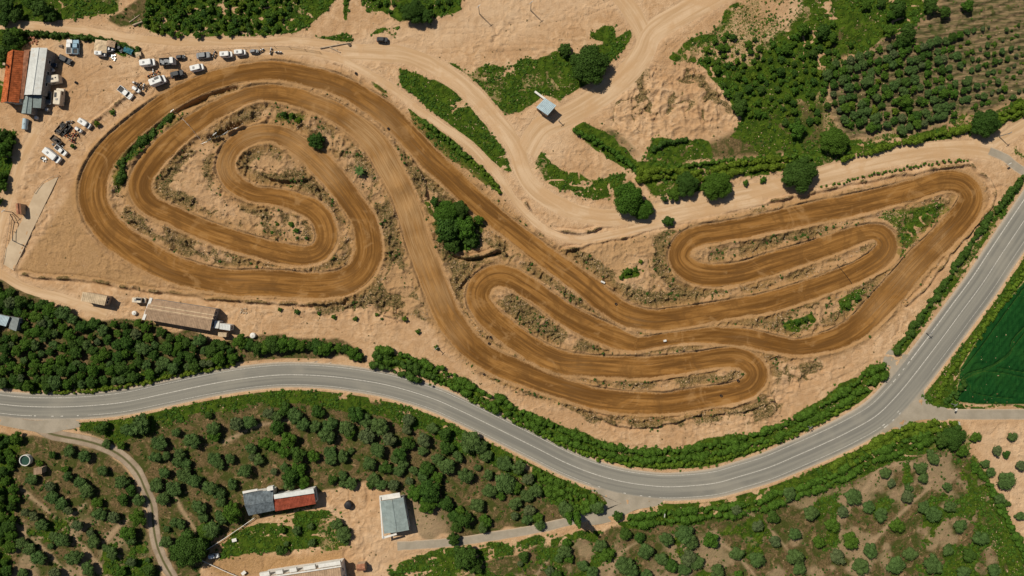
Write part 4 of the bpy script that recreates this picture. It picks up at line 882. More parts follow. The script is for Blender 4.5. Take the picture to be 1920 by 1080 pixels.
hedge("second hedge row behind the overgrown centre right hedge", [(1240,322),(1330,305),(1440,296),(1520,296)], 8, 1.0, L_MID, 39)
hedge("hedge along the upper edge of dirt road under the slope orchard", [(1580,298),(1640,284),(1700,266),(1760,252),(1815,240)], 16, 1.4, L_BRT, 40)
hedge("hedge running up right beside the far right field corner", [(1870,226),(1900,210),(1930,195)], 18, 1.4, L_BRT, 41)
hedge("dark bushes on the grass above the centre right hedge", [(1222,282),(1245,270),(1285,262)], 10, 1.5, L_DARK, 42)
hedge("trimmed long low hedge between dirt road and the upper right track", [(1440,368),(1490,356),(1560,345),(1620,332),(1680,318),(1740,308),(1812,300)], 5, .7, L_MID, 43, step=.7)
hedge("low hedge left of the trimmed long hedge on the sandy strip", [(1280,400),(1330,392),(1400,377),(1435,370)], 5, .5, L_MID, 44, step=.7)
hedge("green hedge on the slope of the left outer lap", [(226,340),(232,312),(244,288),(266,266),(286,250),(306,232),(322,218)], 16, .5, L_DARK, 45)
hedge("hedge along the north side of the parking lot", [(20,60),(60,64),(110,66),(160,72),(210,80),(262,97)], 10, 1.2, L_DARK, 46)
hedge("dense bushes filling the bank below the road at the junction", [(1000,890),(1040,915),(1080,935),(1110,945)], 30, 1.2, L_MID, 48)
hedge("dense bushes along the road bank right of the side junction", [(1180,975),(1240,968),(1320,960),(1400,950),(1480,925),(1560,895),(1620,862),(1680,838),(1740,815)], 22, 1.5, L_MID, 49)
hedge("lower bushes along the outer road bank, right part", [(1560,880),(1620,845),(1680,812),(1740,800),(1790,800)], 20, 1.2, L_BRT, 50)
hedge("hedge row dividing the lower right orchard from the sand lot", [(1822,870),(1850,905),(1880,960),(1910,1020),(1930,1090)], 16, 1.3, L_MID, 51)
hedge("green hedge along the east road beside the wheat field", [(1756,742),(1775,705),(1810,660),(1850,605),(1890,550),(1930,492)], 9, .6, L_BRT, 52)
hedge("dark hedge at the lower corner of the wheat field", [(1770,752),(1790,735),(1805,715)], 10, 1.2, L_DARK, 53)
hedge("low green bank of bushes under the wood by the road", [(60,736),(140,736),(220,726),(300,710),(380,696),(440,684)], 8, .8, L_BRT, 54)

# ground cover nobody could count
def scatter(mask, n, seed, zlo=0.0):
    r_ = np.random.default_rng(seed); j0, j1 = np.searchsorted(YA, -84), np.searchsorted(YA, 84); i0, i1 = np.searchsorted(XA, -148), np.searchsorted(XA, 148)
    w_ = np.clip(mask[j0:j1, i0:i1], 0, None).astype(np.float64).ravel(); w_ /= w_.sum()
    k = r_.choice(len(w_), n, p=w_, replace=False); jj, ii_ = np.divmod(k, i1 - i0)
    return XA[i0 + ii_] + r_.uniform(-.12, .12, n), YA[j0 + jj] + r_.uniform(-.12, .12, n), r_
free = (lay > .5).astype(np.float32)
def cover(name, label, mask, n, rlo, rhi, mat, seed, card, dens, flat=.6, core=.8):
    x, y, r_ = scatter(mask, n, seed); rr = r_.uniform(rlo, rhi, n) * (0.7 + .6 * vnoise(x, y, 7, 2))
    z = hz(x, y) + rr * .15
    V, F = leafy(np.column_stack([x, y, z, rr]), card, dens, seed, core, flat, ICO0, .0)
    tag(link(name, tri_mesh(name, V, F, mat)), label, 'plants', kind='stuff')
clump = sstep(.42, .62, fbm(X, Y, 5, 3, 1)) * (1 - .8 * mead)
cover("weeds", "mid green weeds and low shrubs covering the grassy banks", grass * free * (.06 + clump) * (1 - plough * .6) * (1 - crop), 9000, .16, .50, L_MID, 61, .20, 11, .45)
cover("undergrowth", "brighter low plants mixed through the green banks and orchards", (grass * (1.1 - clump) + soil * .18 * sstep(.5, .62, fbm(X, Y, 4, 3, 3))) * free * (1 - crop), 6500, .12, .34, L_BRT, 62, .2, 13)
cover("woodland_undergrowth", "dark undergrowth between the trees and on the torn infield banks", (soil * .10 + strip * .30 * sstep(.52, .66, fbm(X, Y, 4, 3, 5)) + grass * .15 * clump) * free, 4500, .14, .45, L_DARK, 63, .2, 12)
cover("dry_brush", "brown dry brush on the torn ground beside the laps", (rgh * (.1 + sstep(.5, .72, fbm(X, Y, 3, 3, 1))) + soil * .12 + .012 + .05 * hull) * free, 2600, .10, .26, L_DRY, 64, .16, 20)
STONE = simple("stone", (.42, .29, .17), .95, .35, 1.5)
def stones(name, label, mask, n, rlo, rhi, seed):
    x, y, r_ = scatter(mask, n, seed); rr = r_.uniform(rlo, rhi, n) ** 1.0; iv, iff = ICO0
    k = rr[:, None] * (1 + r_.normal(0, .22, (n, len(iv)))); sc = r_.uniform(.5, 1.5, (n, 3)); sc[:, 2] *= .6
    V = iv[None] * k[:, :, None] * sc[:, None, :]; V[:, :, 0] += x[:, None]; V[:, :, 1] += y[:, None]; V[:, :, 2] += (hz(x, y))[:, None]
    F = (iff[None] + (np.arange(n) * len(iv))[:, None, None]).reshape(-1, 3)
    tag(link(name, tri_mesh(name, V.reshape(-1, 3), F, STONE)), label, 'rubble', kind='stuff')
stones("rubble", "loose clods and stones along the torn track edges", rgh * free * (.15 + sstep(.45, .7, fbm(X, Y, 4, 3, 0))), 6000, .05, .19, 71)
stones("loose_stones", "pale stones scattered through grass and on the bare sand", (grass * .35 * sstep(.55, .7, fbm(X, Y, 5, 3, 4)) + .012) * free, 3000, .05, .2, 72)

# ------------------------------------------------------------------ buildings
def roof_mat(name, col, rough=.55, var=.15, stripe=0.0, metal=0.0):
    m = NM(name, rough); m.b.inputs["Metallic"].default_value = metal
    n = m.noise(.9, 5, .65); n2 = m.noise(1, 4, .6, m.mapping('UV', (2.2, .12, 1)))
    c = m.mix(m.ramp(n, .3, .7), tuple(q * (1 - var * 1.5) for q in col), tuple(min(1, q * (1 + var)) for q in col))
    c = m.mix(m.ramp(n2, .5, .75, 0, stripe), c, tuple(q * .55 for q in col)); n3 = m.noise(.35, 5, .7); c = m.mix(m.ramp(n3, .56, .70, 0, .45), c, (col[0] * .75 + .04, col[1] * .62 + .015, col[2] * .5))
    return m.done(c, m.bump(n2, .2, .02))
R_TILE = roof_mat("orange_roof_tiles", (.42, .115, .040), .85, .3, .5)
R_SALM = roof_mat("old_pinkish_tiles", (.36, .17, .10), .9, .3, .5)
R_WHITE = roof_mat("white_metal_sheet", (.62, .63, .60), .5, .08, .25)
R_GREY = roof_mat("grey_metal_sheet", (.26, .29, .28), .5, .12, .35)
R_GREEN = roof_mat("pale_grey_green_sheet", (.25, .30, .29), .55, .12, .4)
R_SLATE = roof_mat("slate_grey_sheet", (.13, .155, .17), .7, .3, .5)
R_RED = roof_mat("faded_red_sheet", (.27, .065, .036), .75, .25, .4)
R_BEIGE = roof_mat("beige_fibre_sheet", (.37, .255, .165), .85, .15, .5)
R_CREAM = roof_mat("cream_flat_roof", (.56, .43, .28), .9, .18, .3)
R_BLUE = roof_mat("pale_blue_sheet", (.40, .50, .54), .45, .1, .3)
W_WHITE = simple("white_render", (.68, .66, .61), .9, .08, 1)
W_BEIGE = simple("beige_render", (.42, .31, .21), .9, .15, 1)
W_GREY = simple("grey_block_wall", (.28, .26, .24), .9, .2, 2)
GLASS = simple("dark_glass", (.014, .019, .025), .25, .2, 3, 0, .25)
DOORM = simple("brown_door_paint", (.11, .07, .045), .7, .2, 4)
METAL = simple("galvanised_metal", (.42, .43, .43), .45, .2, 2, .6)
BLACK = simple("black_plastic", (.018, .018, .02), .6, .2, 5)
WHITE = simple("white_paint", (.72, .71, .68), .4, .06, 2, 0, .4)

def corr_plane(b, p00, p10, p11, p01, n, m=0, dz=.05, th=.08):
    """ribbed sheet: n ribs from edge p00-p01 to edge p10-p11"""
    p00, p10, p11, p01 = map(Vector, (p00, p10, p11, p01)); nr = (p10 - p00).cross(p01 - p00).normalized()
    if nr.z < 0: nr = -nr
    for i in range(n):
        a0, a1, a2, a3 = (i / n), (i + .72) / n, (i + .8) / n, (i + .92) / n
        def E(t, h): return (p00.lerp(p10, t) + nr * h, p01.lerp(p11, t) + nr * h)
        for (ta, ha), (tb, hb) in (((a0, 0), (a1, 0)), ((a1, 0), (a2, dz)), ((a2, dz), (a3, dz)), ((a3, dz), ((i + 1) / n, 0))):
            A, B = E(ta, ha), E(tb, hb); b.poly([A[0], B[0], B[1], A[1]], m)
    lo = [p - nr * th for p in (p00, p10, p11, p01)]; hi = (p00, p10, p11, p01)
    b.poly(lo[::-1], m)
    for i in range(4): j = (i + 1) % 4; b.poly([lo[i], lo[j], hi[j], hi[i]], m)
def fix_normals(o):
    import bmesh
    bm = bmesh.new(); bm.from_mesh(o.data); bmesh.ops.recalc_face_normals(bm, faces=bm.faces); bm.to_mesh(o.data); bm.free()
def uv_box(o, sx=1.0):
    me = o.data; l = me.uv_layers.new(name="UVMap")
    for p in me.polygons:
        for li in p.loop_indices:
            v = me.vertices[me.loops[li].vertex_index].co; l.data[li].uv = (v.x * sx, v.y * sx)
def building(name, label, cat, cor, he, hr=None, roof='gable', axis='v', rmat=R_GREY, wmat=W_WHITE, ribs=14, over=.25, doors=1, windows=2, tie=True, ax_uv=0.0, flatpar=False):
    """cor: roof outline TL, TR, BR, BL in photo px; he eave height, hr ridge height"""
    hr = he if hr is None else hr
    C = [Vector((*P(px, py, he), 0)) for px, py in cor]; ctr = sum(C, Vector()) / 4
    ang = math.atan2((C[1] - C[0]).y, (C[1] - C[0]).x) if axis == 'h' or roof != 'gable' else math.atan2((C[2] - C[1]).y, (C[2] - C[1]).x)
    z0 = min(gz(c.x, c.y) for c in C) ; z1 = max(gz(c.x, c.y) for c in C)
    root = thing(name, label, cat, (ctr.x, ctr.y, z1))
    L = [c - ctr for c in C]
    ins = [l * (1 - over / max(l.length, .1) * 1.4) for l in L]
    w_ = MB(); ccw = ins[::-1]
    A, B, D, E = L          # TL TR BR BL
    up = Vector((0, 0, he))
    if roof == 'gable':
        r0, r1 = ((A + B) / 2, (E + D) / 2) if axis == 'v' else ((A + E) / 2, (B + D) / 2)
        i0, i1 = ((ins[0] + ins[1]) / 2, (ins[3] + ins[2]) / 2) if axis == 'v' else ((ins[0] + ins[3]) / 2, (ins[1] + ins[2]) / 2)
        zt = he - .1; hz_ = hr - .12
        w_.prism([(p.x, p.y) for p in ccw], z0 - z1 - .4, zt, 0)
        g = ((ins[0], ins[1], i0), (ins[3], ins[2], i1)) if axis == 'v' else ((ins[0], ins[3], i0), (ins[1], ins[2], i1))
        for a, b2, r in g: w_.poly([(a.x, a.y, zt), (b2.x, b2.y, zt), (r.x, r.y, hz_)], 0)
    else:
        w_.prism([(p.x, p.y) for p in ccw], z0 - z1 - .4, he - .1, 0)
    wo = w_.build("wall", wmat, root)
    rb = MB(); R0 = Vector((0, 0, hr))
    mats = rmat if isinstance(rmat, (list, tuple)) else [rmat, rmat]
    if roof == 'gable':
        if axis == 'v':
            corr_plane(rb, A + up, E + up, r1 + R0, r0 + R0, ribs, 0); corr_plane(rb, r0 + R0, r1 + R0, D + up, B + up, ribs, 1)
        else:
            corr_plane(rb, A + up, B + up, r1 + R0, r0 + R0, ribs, 0); corr_plane(rb, r0 + R0, r1 + R0, D + up, E + up, ribs, 1)
    elif roof == 'mono':   # high side is the top edge of the outline
        corr_plane(rb, A + R0, B + R0, D + up, E + up, ribs, 0)
        w_.box
    else:
        corr_plane(rb, A + up, B + up, D + up, E + up, ribs, 0, .02, .15)
    ro = rb.build("roof", list(mats), root); fix_normals(ro); uv_box(ro)
    if roof == 'gable':
        c = MB(); d = (r1 - r0); c.box(((r0 + r1) / 2 + R0 + Vector((0, 0, .07)))[:], (d.length, .35, .10), math.atan2(d.y, d.x), 0); cap = c.build("ridge_cap", mats[0], ro)
        uv_box(cap)
    # openings on the wall that faces the photo's bottom and right sides
    k = 0
    for (a, b2, nd, nw) in ((ins[3], ins[2], doors, windows), (ins[2], ins[1], 0, windows), (ins[0], ins[3], 0, windows)):
        d = b2 - a; ln = d.length; t = d.normalized(); an = math.atan2(t.y, t.x); tot = nd + nw
        if ln < 1.5: continue
        for i in range(tot):
            f = (i + 1) / (tot + 1); p = a + d * f; isd = i < nd
            w2, h2 = (1.2, min(2.1, he - .4)) if isd else (1.0, min(.9, he * .35)); zc = h2 / 2 if isd else he * .55
            o = MB(); o.box((p.x, p.y, zc), (w2, .10, h2), an, 0); q = o.build("door" if isd else "window", DOORM if isd else GLASS, root)
            f_ = MB()
            if isd:
                n_ = Vector((t.y, -t.x, 0)); f_.box((p.x + t.x * .45 + n_.x * .08, p.y + t.y * .45 + n_.y * .08, 1.0), (.12, .08, .05), an, 0); f_.build("handle", METAL, q)
            else:
                for sx, sz_, wd, hd in ((0, -h2 / 2, w2 + .16, .08), (0, h2 / 2, w2 + .16, .08), (-w2 / 2, 0, .08, h2), (w2 / 2, 0, .08, h2)):
                    f_.box((p.x + t.x * sx, p.y + t.y * sx, zc + sz_), (wd, .14, hd), an, 0)
                f_.build("frame", WHITE, q)
    return root, ro, he, ctr, z1
def strip_on(root, name, pts, h, z, mat, ctr):
    """flat raised strip (parapet, gutter) along photo px corner outline"""
    b = MB(); q = [Vector((*P(px, py, h + z), 0)) - ctr for px, py in pts]
    a = sum((q[i].x * q[(i + 1) % len(q)].y - q[(i + 1) % len(q)].x * q[i].y) for i in range(len(q)))
    if a < 0: q = q[::-1]
    b.prism([(p.x, p.y) for p in q], z, z + h, 0); o = b.build(name, mat, root); uv_box(o); return o

root, ro, he, ctr, zb = building("house", "long house with orange tiled gable roof beside the white metal hall", "house", [(15,98),(47,96),(36,193),(2,193)], 3.2, 4.6, 'gable', 'v', R_TILE, W_WHITE, 26, .3, 1, 3)
ch = MB(); ch.box((-1.0, 3.0, 4.7), (.5, .5, 1.2), -.1, 0); ch.box((-1.0, 3.0, 5.34), (.65, .65, .1), -.1, 0); ch.build("chimney", W_BEIGE, ro)
building("lean_to", "narrow old pinkish tiled roof strip between orange house and white hall", "annex", [(48,95),(58,94),(45,186),(37,186)], 2.9, 3.2, 'mono', 'v', R_SALM, W_BEIGE, 5, .1, 0, 1)
building("hall", "long hall with plain white metal roof at the dirt parking lot", "hall", [(59,90),(89,90),(77,178),(46,178)], 3.8, 4.05, 'gable', 'v', R_WHITE, W_GREY, 40, .2, 1, 3)
building("shed", "pale grey-green shed below the white hall, left of two", "shed", [(47,181),(62,180),(59,214),(41,213)], 2.6, 2.9, 'gable', 'v', R_GREEN, W_GREY, 12, .15, 1, 1)
building("shed", "small pale blue-grey shed below the white hall, right of two", "shed", [(64,179),(80,179),(77,203),(62,202)], 2.5, 2.7, 'mono', 'v', R_GREEN, W_GREY, 10, .15, 1, 0)
building("hut", "small beige flat-roofed hut on the dirt yard above the wood", "hut", [(157,547),(203,555),(197,573),(152,564)], 2.8, 3.1, 'mono', 'h', R_CREAM, W_BEIGE, 14, .2, 1, 2)
root, ro, he, ctr, zb = building("barn", "long barn with striped beige roof above the wood, by dirt yard", "barn", [(283,560),(405,579),(394,620),(268,598)], 3.3, 3.8, 'gable', 'h', R_BEIGE, W_GREY, 42, .25, 2, 4)
strip_on(root, "gable_trim", [(281,558),(286,559),(271,600),(266,599)], .3, 3.25, W_WHITE, ctr)
for t in (.28, .44): # light purlin stripes that run the length of the roof
    a = (283 + (268 - 283) * t, 560 + (598 - 560) * t); b_ = (405 + (394 - 405) * t, 579 + (620 - 579) * t)
    strip_on(root, "roof_batten", [(a[0], a[1]), (b_[0], b_[1]), (b_[0] - .4, b_[1] + 1.3), (a[0] - .4, a[1] + 1.3)], .10, 3.36 + .9 * t, R_CREAM, ctr)
building("container", "white box cabin at the right end of striped roof barn", "cabin", [(402,601),(411,602),(409,616),(400,615)], 2.6, 2.6, 'flat', 'v', R_WHITE, W_WHITE, 4, .05, 1, 0)
building("container", "wider white roofed cabin right of the striped roof barn", "cabin", [(412,606),(432,609),(431,620),(411,617)], 2.7, 2.8, 'mono', 'v', R_WHITE, W_WHITE, 7, .05, 1, 1)
building("shed", "little pale shed below the two white cabins", "shed", [(409,623),(425,624),(424,632),(408,631)], 2.0, 2.1, 'mono', 'v', R_CREAM, W_BEIGE, 6, .05, 0, 0)
root, ro, he, ctr, zb = building("open_shed", "blue-white roofed shed by the dirt junction, top centre", "shed", [(1022,184),(1043,198),(1027,216),(1005,201)], 3.0, 3.3, 'mono', 'v', R_BLUE, W_BEIGE, 9, .2, 1, 1)
b = MB(); p0 = Vector((*P(1003,172,.4), gz(*P(1003,172)) + .4)); p1 = Vector((*P(1022,186,.4), gz(*P(1022,186)) + .4)); d = p1 - p0
b.box(((p0 + p1) / 2)[:], (d.length, .45, .8), math.atan2(d.y, d.x), 0); b.box((((p0 + p1) / 2) + Vector((0, 0, .45)))[:], (d.length + .1, .55, .1), math.atan2(d.y, d.x), 0)
o = b.build("garden_wall", W_WHITE); tag(o, "short white wall running to the blue-white roofed shed", "wall")
building("shed", "small blue-grey roofed shed in the wood at left edge", "shed", [(-6,588),(20,594),(12,612),(-12,606)], 2.8, 3.0, 'mono', 'v', R_BLUE, W_GREY, 10, .15, 1, 1)
building("shed", "pale grey lean-to shed beside the blue-grey one, left edge", "shed", [(23,594),(38,596),(31,621),(17,616)], 2.3, 2.5, 'mono', 'v', R_GREY, W_GREY, 7, .15, 0, 1)
# red and grey roofed barn
root, ro, he, ctr, zb = building("farm_building", "slate-grey roofed end of the farm barn, joined to the red roof", "barn", [(455,926),(512,918),(515,957),(466,967)], 3.4, 4.1, 'gable', 'h', [R_SLATE, R_SLATE], W_WHITE, 20, .2, 1, 2)
strip_on(root, "white_block", [(500,914),(511,912),(512,919),(501,921)], 1.4, 3.4, W_WHITE, ctr)
strip_on(root, "parapet", [(454,922),(482,917),(483,920),(455,926)], .5, 3.4, W_WHITE, ctr)
root, ro, he, ctr, zb = building("farm_building", "faded red roofed barn with white strip along its upper edge", "barn", [(513,929),(588,917),(592,945),(516,959)], 3.4, 3.7, 'mono', 'h', R_RED, W_WHITE, 26, .2, 1, 3)
strip_on(root, "white_ledge", [(513,928),(587,916),(589,925),(514,936)], .35, 3.75, R_WHITE, ctr)
root, ro, he, ctr, zb = building("farm_building", "grey gabled metal shed on the sandy farm yard", "shed", [(713,940),(756,933),(767,994),(720,1001)], 3.6, 4.0, 'gable', 'v', R_GREEN, W_WHITE, 30, .2, 1, 2)
strip_on(root, "white_apron", [(711,930),(749,924),(751,933),(713,939)], .3, 2.9, W_WHITE, ctr)
strip_on(root, "canopy", [(717,1007),(743,1000),(744,1003),(717,1011)], .2, 3.1, W_WHITE, ctr)
strip_on(root, "side_trim", [(711,932),(713.5,932),(719,1009),(716,1010)], .25, 3.3, W_WHITE, ctr)
root, ro, he, ctr, zb = building("house", "large beige roofed house with white crenellated wall at bottom edge", "house", [(492,1080),(638,1058),(652,1140),(505,1165)], 4.6, 5.6, 'gable', 'h', R_BEIGE, W_WHITE, 34, .05, 1, 5)
for a, b2 in ((487, 505), (517, 530), (543, 556), (569, 591), (597, 638)):
    t0 = (a - 487) / 151; t1 = (b2 - 487) / 151; y0 = 1074 - 23 * t0; y1 = 1074 - 23 * t1
    strip_on(root, "parapet", [(a, y0), (b2, y1), (b2 + 1.4, y1 + 7), (a + 1.4, y0 + 7)], .9, 4.2, W_WHITE, ctr)
strip_on(root, "parapet", [(488,1083),(640,1060),(640.4,1062),(488.4,1085)], .5, 4.6, W_WHITE, ctr)
building("hut", "little terracotta tiled hut beside the sandy yard, bottom edge", "hut", [(668,1058),(684,1056),(686,1069),(670,1071)], 2.2, 2.7, 'gable', 'h', R_SALM, W_BEIGE, 8, .1, 1, 0)
building("hut", "small stone hut near the round tank, lower left orchard", "hut", [(66,877),(81,875),(80,888),(64,890)], 2.0, 2.4, 'mono', 'h', R_BEIGE, W_BEIGE, 6, .1, 1, 0)
building("kiosk", "tiny brown hut on the track's left access lane", "hut", [(30,382),(39,381),(41,401),(32,402)], 2.2, 2.5, 'gable', 'v', R_SALM, W_BEIGE, 6, .08, 1, 0)

# ------------------------------------------------------------------ vehicles
PAINTS = {}
def paint(col):
    if col not in PAINTS:
        c = {'white': (.70, .70, .68), 'dark': (.028, .032, .038), 'navy': (.03, .05, .085), 'grey': (.20, .21, .22), 'blue': (.22, .36, .46), 'cream': (.62, .54, .42), 'brown': (.10, .065, .04), 'teal': (.03, .13, .16), 'red': (.34, .06, .03), 'orange': (.50, .14, .03), 'black': (.012, .012, .013)}[col]
        PAINTS[col] = simple(col + "_car_paint", c, .5, .10, 3, 0, .18)
    return PAINTS[col]
LIGHTG = simple("lamp_glass", (.65, .63, .58), .2, .05, 5); TAIL = simple("tail_lamp_red", (.35, .02, .015), .3, .05, 5); RUBBER = simple("tyre_rubber", (.02, .02, .021), .9, .2, 8)
def rrect(L, W, r, n=3, cx=0):
    pts = []
    for sx, sy, a0 in ((1, 1, 0), (-1, 1, 90), (-1, -1, 180), (1, -1, 270)):
        for i in range(n + 1):
            a = math.radians(a0 + 90 * i / n); pts.append((cx + sx * (L / 2 - r) + r * math.cos(a), sy * (W / 2 - r) + r * math.sin(a)))
    return pts
def loft(b, rings, m=0, mt=None):
    """rings: list of (pts, z)"""
    n0 = len(b.v); k = len(rings[0][0])
    for pts, z in rings:
        for x, y in pts: b.v.append((x, y, z))
    for j in range(len(rings) - 1):
        for i in range(k):
            i2 = (i + 1) % k; b.f.append((n0 + j * k + i, n0 + j * k + i2, n0 + (j + 1) * k + i2, n0 + (j + 1) * k + i)); b.m.append(m)
    b.f.append(tuple(n0 + (len(rings) - 1) * k + i for i in range(k))); b.m.append(m if mt is None else mt)
    b.f.append(tuple(n0 + i for i in reversed(range(k)))); b.m.append(m)
def wheels(root, xs, W, r=.33):
    for x in xs:
        for s in (-1, 1):
            b = MB(); b.cyl((x, s * (W / 2 - .22), r), (x, s * (W / 2 + .01), r), r, r, 12); w_ = b.build("wheel", RUBBER, root)
            b = MB(); b.cyl((x, s * (W / 2 + .0), r), (x, s * (W / 2 + .025), r), r * .6, r * .6, 8); b.build("rim", METAL, w_)
def lamps(root, L, W, z):
    for s in (-1, 1):
        b = MB(); b.box((L / 2 - .06, s * (W / 2 - .28), z), (.16, .34, .16)); b.build("headlight", LIGHTG, root)
        b = MB(); b.box((-L / 2 + .05, s * (W / 2 - .2), z + .08), (.14, .22, .2)); b.build("tail_light", TAIL, root)
def vehicle(kind, label, px, py, deg, Lpx, col, cat, group=None, name=None):
    """deg: heading in the photo, counter-clockwise from photo right"""
    h = {'car': 1.35, 'suv': 1.5, 'pickup': 1.5, 'van': 1.9, 'camper': 2.2, 'truck': 2.3, 'caravan': 2.1}[kind]
    x, y = P(px, py, h * .7); L = Lpx * S; z = gz(x, y) + .02
    t = thing(name or {'car': 'parked_car', 'suv': 'parked_car', 'pickup': 'pickup_truck', 'van': 'van', 'camper': 'camper_van', 'truck': 'truck', 'caravan': 'caravan'}[kind], label, cat, (x, y, z), math.radians(deg), group)
    mat = paint(col); W = {'car': 1.78, 'suv': 1.9, 'pickup': 1.85, 'van': 2.0, 'camper': 2.2, 'truck': 2.3, 'caravan': 2.2}[kind]
    W = min(W, L * {'car': .43, 'suv': .44, 'pickup': .40, 'van': .46, 'camper': .47, 'truck': .46, 'caravan': .6}[kind])
    if kind in ('car', 'suv'):
        b = MB(); H1 = .92 if kind == 'car' else 1.05
        loft(b, [(rrect(L * .97, W * .96, .35), .22), (rrect(L, W, .42), .5), (rrect(L * .985, W * .97, .42), H1 - .1), (rrect(L * .94, W * .88, .45), H1)]); b.build("body", mat, t, smooth=False)
        b = MB(); cx = -L * .05; loft(b, [(rrect(L * .60, W * .88, .2, cx=cx), H1 - .02), (rrect(L * .44, W * .72, .2, cx=cx - L * .01), h - .06)]); cab = b.build("windows", GLASS, t)
        b = MB(); loft(b, [(rrect(L * .45, W * .74, .2, cx=cx - L * .01), h - .065), (rrect(L * .42, W * .68, .2, cx=cx - L * .01), h)]); b.build("roof", mat, t)
    elif kind == 'pickup':
        b = MB(); loft(b, [(rrect(L * .98, W * .96, .2), .3), (rrect(L, W, .25), .55), (rrect(L * .98, W * .97, .25), 1.0)]); b.build("body", mat, t)
        b = MB(); loft(b, [(rrect(L * .38, W * .9, .15, cx=L * .08), .98), (rrect(L * .27, W * .76, .15, cx=L * .06), h - .06)]); b.build("windows", GLASS, t)
        b = MB(); loft(b, [(rrect(L * .28, W * .78, .15, cx=L * .06), h - .065), (rrect(L * .26, W * .72, .15, cx=L * .06), h)]); b.build("roof", mat, t)
        b = MB(); 
        b.box((-L * .30, 0, 1.02), (L * .36, W * .82, .04)); bed = b.build("cargo_bed", BLACK, t)
        b = MB()
        for s in (-1, 1): b.box((-L * .30, s * W * .44, 1.12), (L * .38, .10, .24))
        b.box((-L * .485, 0, 1.12), (.08, W * .86, .24)); b.box((-L * .115, 0, 1.14), (.06, W * .86, .28)); b.build("bed_sides", mat, t)
    elif kind in ('van', 'camper'):
        b = MB(); nose = .16 if kind == 'van' else .14
        loft(b, [(rrect(L * .98, W * .96, .22), .28), (rrect(L, W, .28), .6), (rrect(L * .98, W * .97, .3), 1.15)]); b.build("body", mat, t)
        cx = -L * nose / 2; b = MB()
        loft(b, [(rrect(L * (1 - nose), W * .96, .22, cx=cx), 1.1), (rrect(L * (1 - nose) - .25, W * .88, .25, cx=cx - .1), h - .08), (rrect(L * (1 - nose) - .45, W * .80, .25, cx=cx - .12), h)]); b.build("upper_body", mat, t)
        b = MB(); x1 = cx + L * (1 - nose) / 2; b.poly([(x1 + .015, -W * .40, 1.2), (x1 + .015, W * .40, 1.2), (x1 - .20, W * .36, h - .22), (x1 - .20, -W * .36, h - .22)]); b.poly([(x1 - .02, -W * .40, 1.2), (x1 - .24, -W * .36, h - .22), (x1 - .24, W * .36, h - .22), (x1 - .02, W * .40, 1.2)]); b.build("windscreen", GLASS, t)
        b = MB()
        for s in (-1, 1): b.box((x1 - .75, s * (W * .465), 1.45), (.8, .04, .45))
        b.build("side_window", GLASS, t)
        b = MB(); b.box((-L * .2, 0, h + .06), (.6, .6, .12), 0, 0, .05); b.build("roof_vent", simple("vent_plastic", (.3, .3, .3)) if "vent_plastic" not in bpy.data.materials else bpy.data.materials["vent_plastic"], t)
        if kind == 'camper':
            b = MB(); b.box((L * .05, W * .2, h + .05), (1.3, .6, .07)); b.build("solar_panel", GLASS, t)
    elif kind == 'truck':
        b = MB(); loft(b, [(rrect(L * .26, W * .92, .2, cx=L * .36), .45), (rrect(L * .26, W * .92, .2, cx=L * .36), 1.4), (rrect(L * .21, W * .84, .2, cx=L * .345), 2.2)]); b.build("cab", paint('white'), t)
        b = MB(); b.box((L * .478, 0, 1.6), (.05, W * .7, .5)); b.build("windscreen", GLASS, t)
        b = MB(); b.box((-L * .12, 0, .62), (L * .74, W * .9, .22)); b.build("chassis", BLACK, t)
        b = MB(); b.box((-L * .13, 0, .80), (L * .72, W, .14)); 
        for s in (-1, 1): b.box((-L * .13, s * (W / 2 - .04), 1.15), (L * .72, .08, .56))
        b.box((-L * .49 + .02, 0, 1.15), (.08, W * .98, .56)); b.box((L * .225, 0, 1.2), (.08, W * .98, .66)); b.build("cargo_bed", mat, t)
        b = MB(); rr = random.Random(int(px))
        for i in range(5): b.box((-L * .4 + i * L * .13, rr.uniform(-.4, .4), 1.02), (.7, .9, .34 + rr.random() * .3), rr.uniform(-.3, .3))
        b.build("load", paint('grey'), t)
    elif kind == 'caravan':
        b = MB(); loft(b, [(rrect(L * .86, W * .98, .3), .35), (rrect(L * .88, W, .35), 1.3), (rrect(L * .84, W * .95, .4), h - .12), (rrect(L * .78, W * .84, .45), h)]); b.build("body", mat, t)
        b = MB(); b.box((0, 0, h + .05), (.7, .6, .12), 0, 0, .05); b.box((L * .22, .2, h + .04), (.4, .4, .1), 0, 0, .04); b.build("roof_vent", GLASS, t)
        b = MB(); b.cyl((L * .42, 0, .45), (L * .54, 0, .45), .05, .05, 6); b.cyl((L * .42, .5, .45), (L * .54, 0, .45), .04, .04, 6); b.cyl((L * .42, -.5, .45), (L * .54, 0, .45), .04, .04, 6); b.build("tow_bar", METAL, t)
        b = MB(); b.box((0, -W * .495, 1.5), (.9, .05, .5)); b.box((0, W * .495, 1.5), (.9, .05, .5)); b.build("window", GLASS, t)
    if kind == 'caravan': wheels(t, (0,), W - .1, .3)
    else: wheels(t, (L * .31, -L * .30), W, .36 if kind in ('truck', 'pickup', 'suv') else .32)
    if kind != 'caravan': lamps(t, L, W, .68)
    return t
GP = "vehicles parked round the dirt lot"
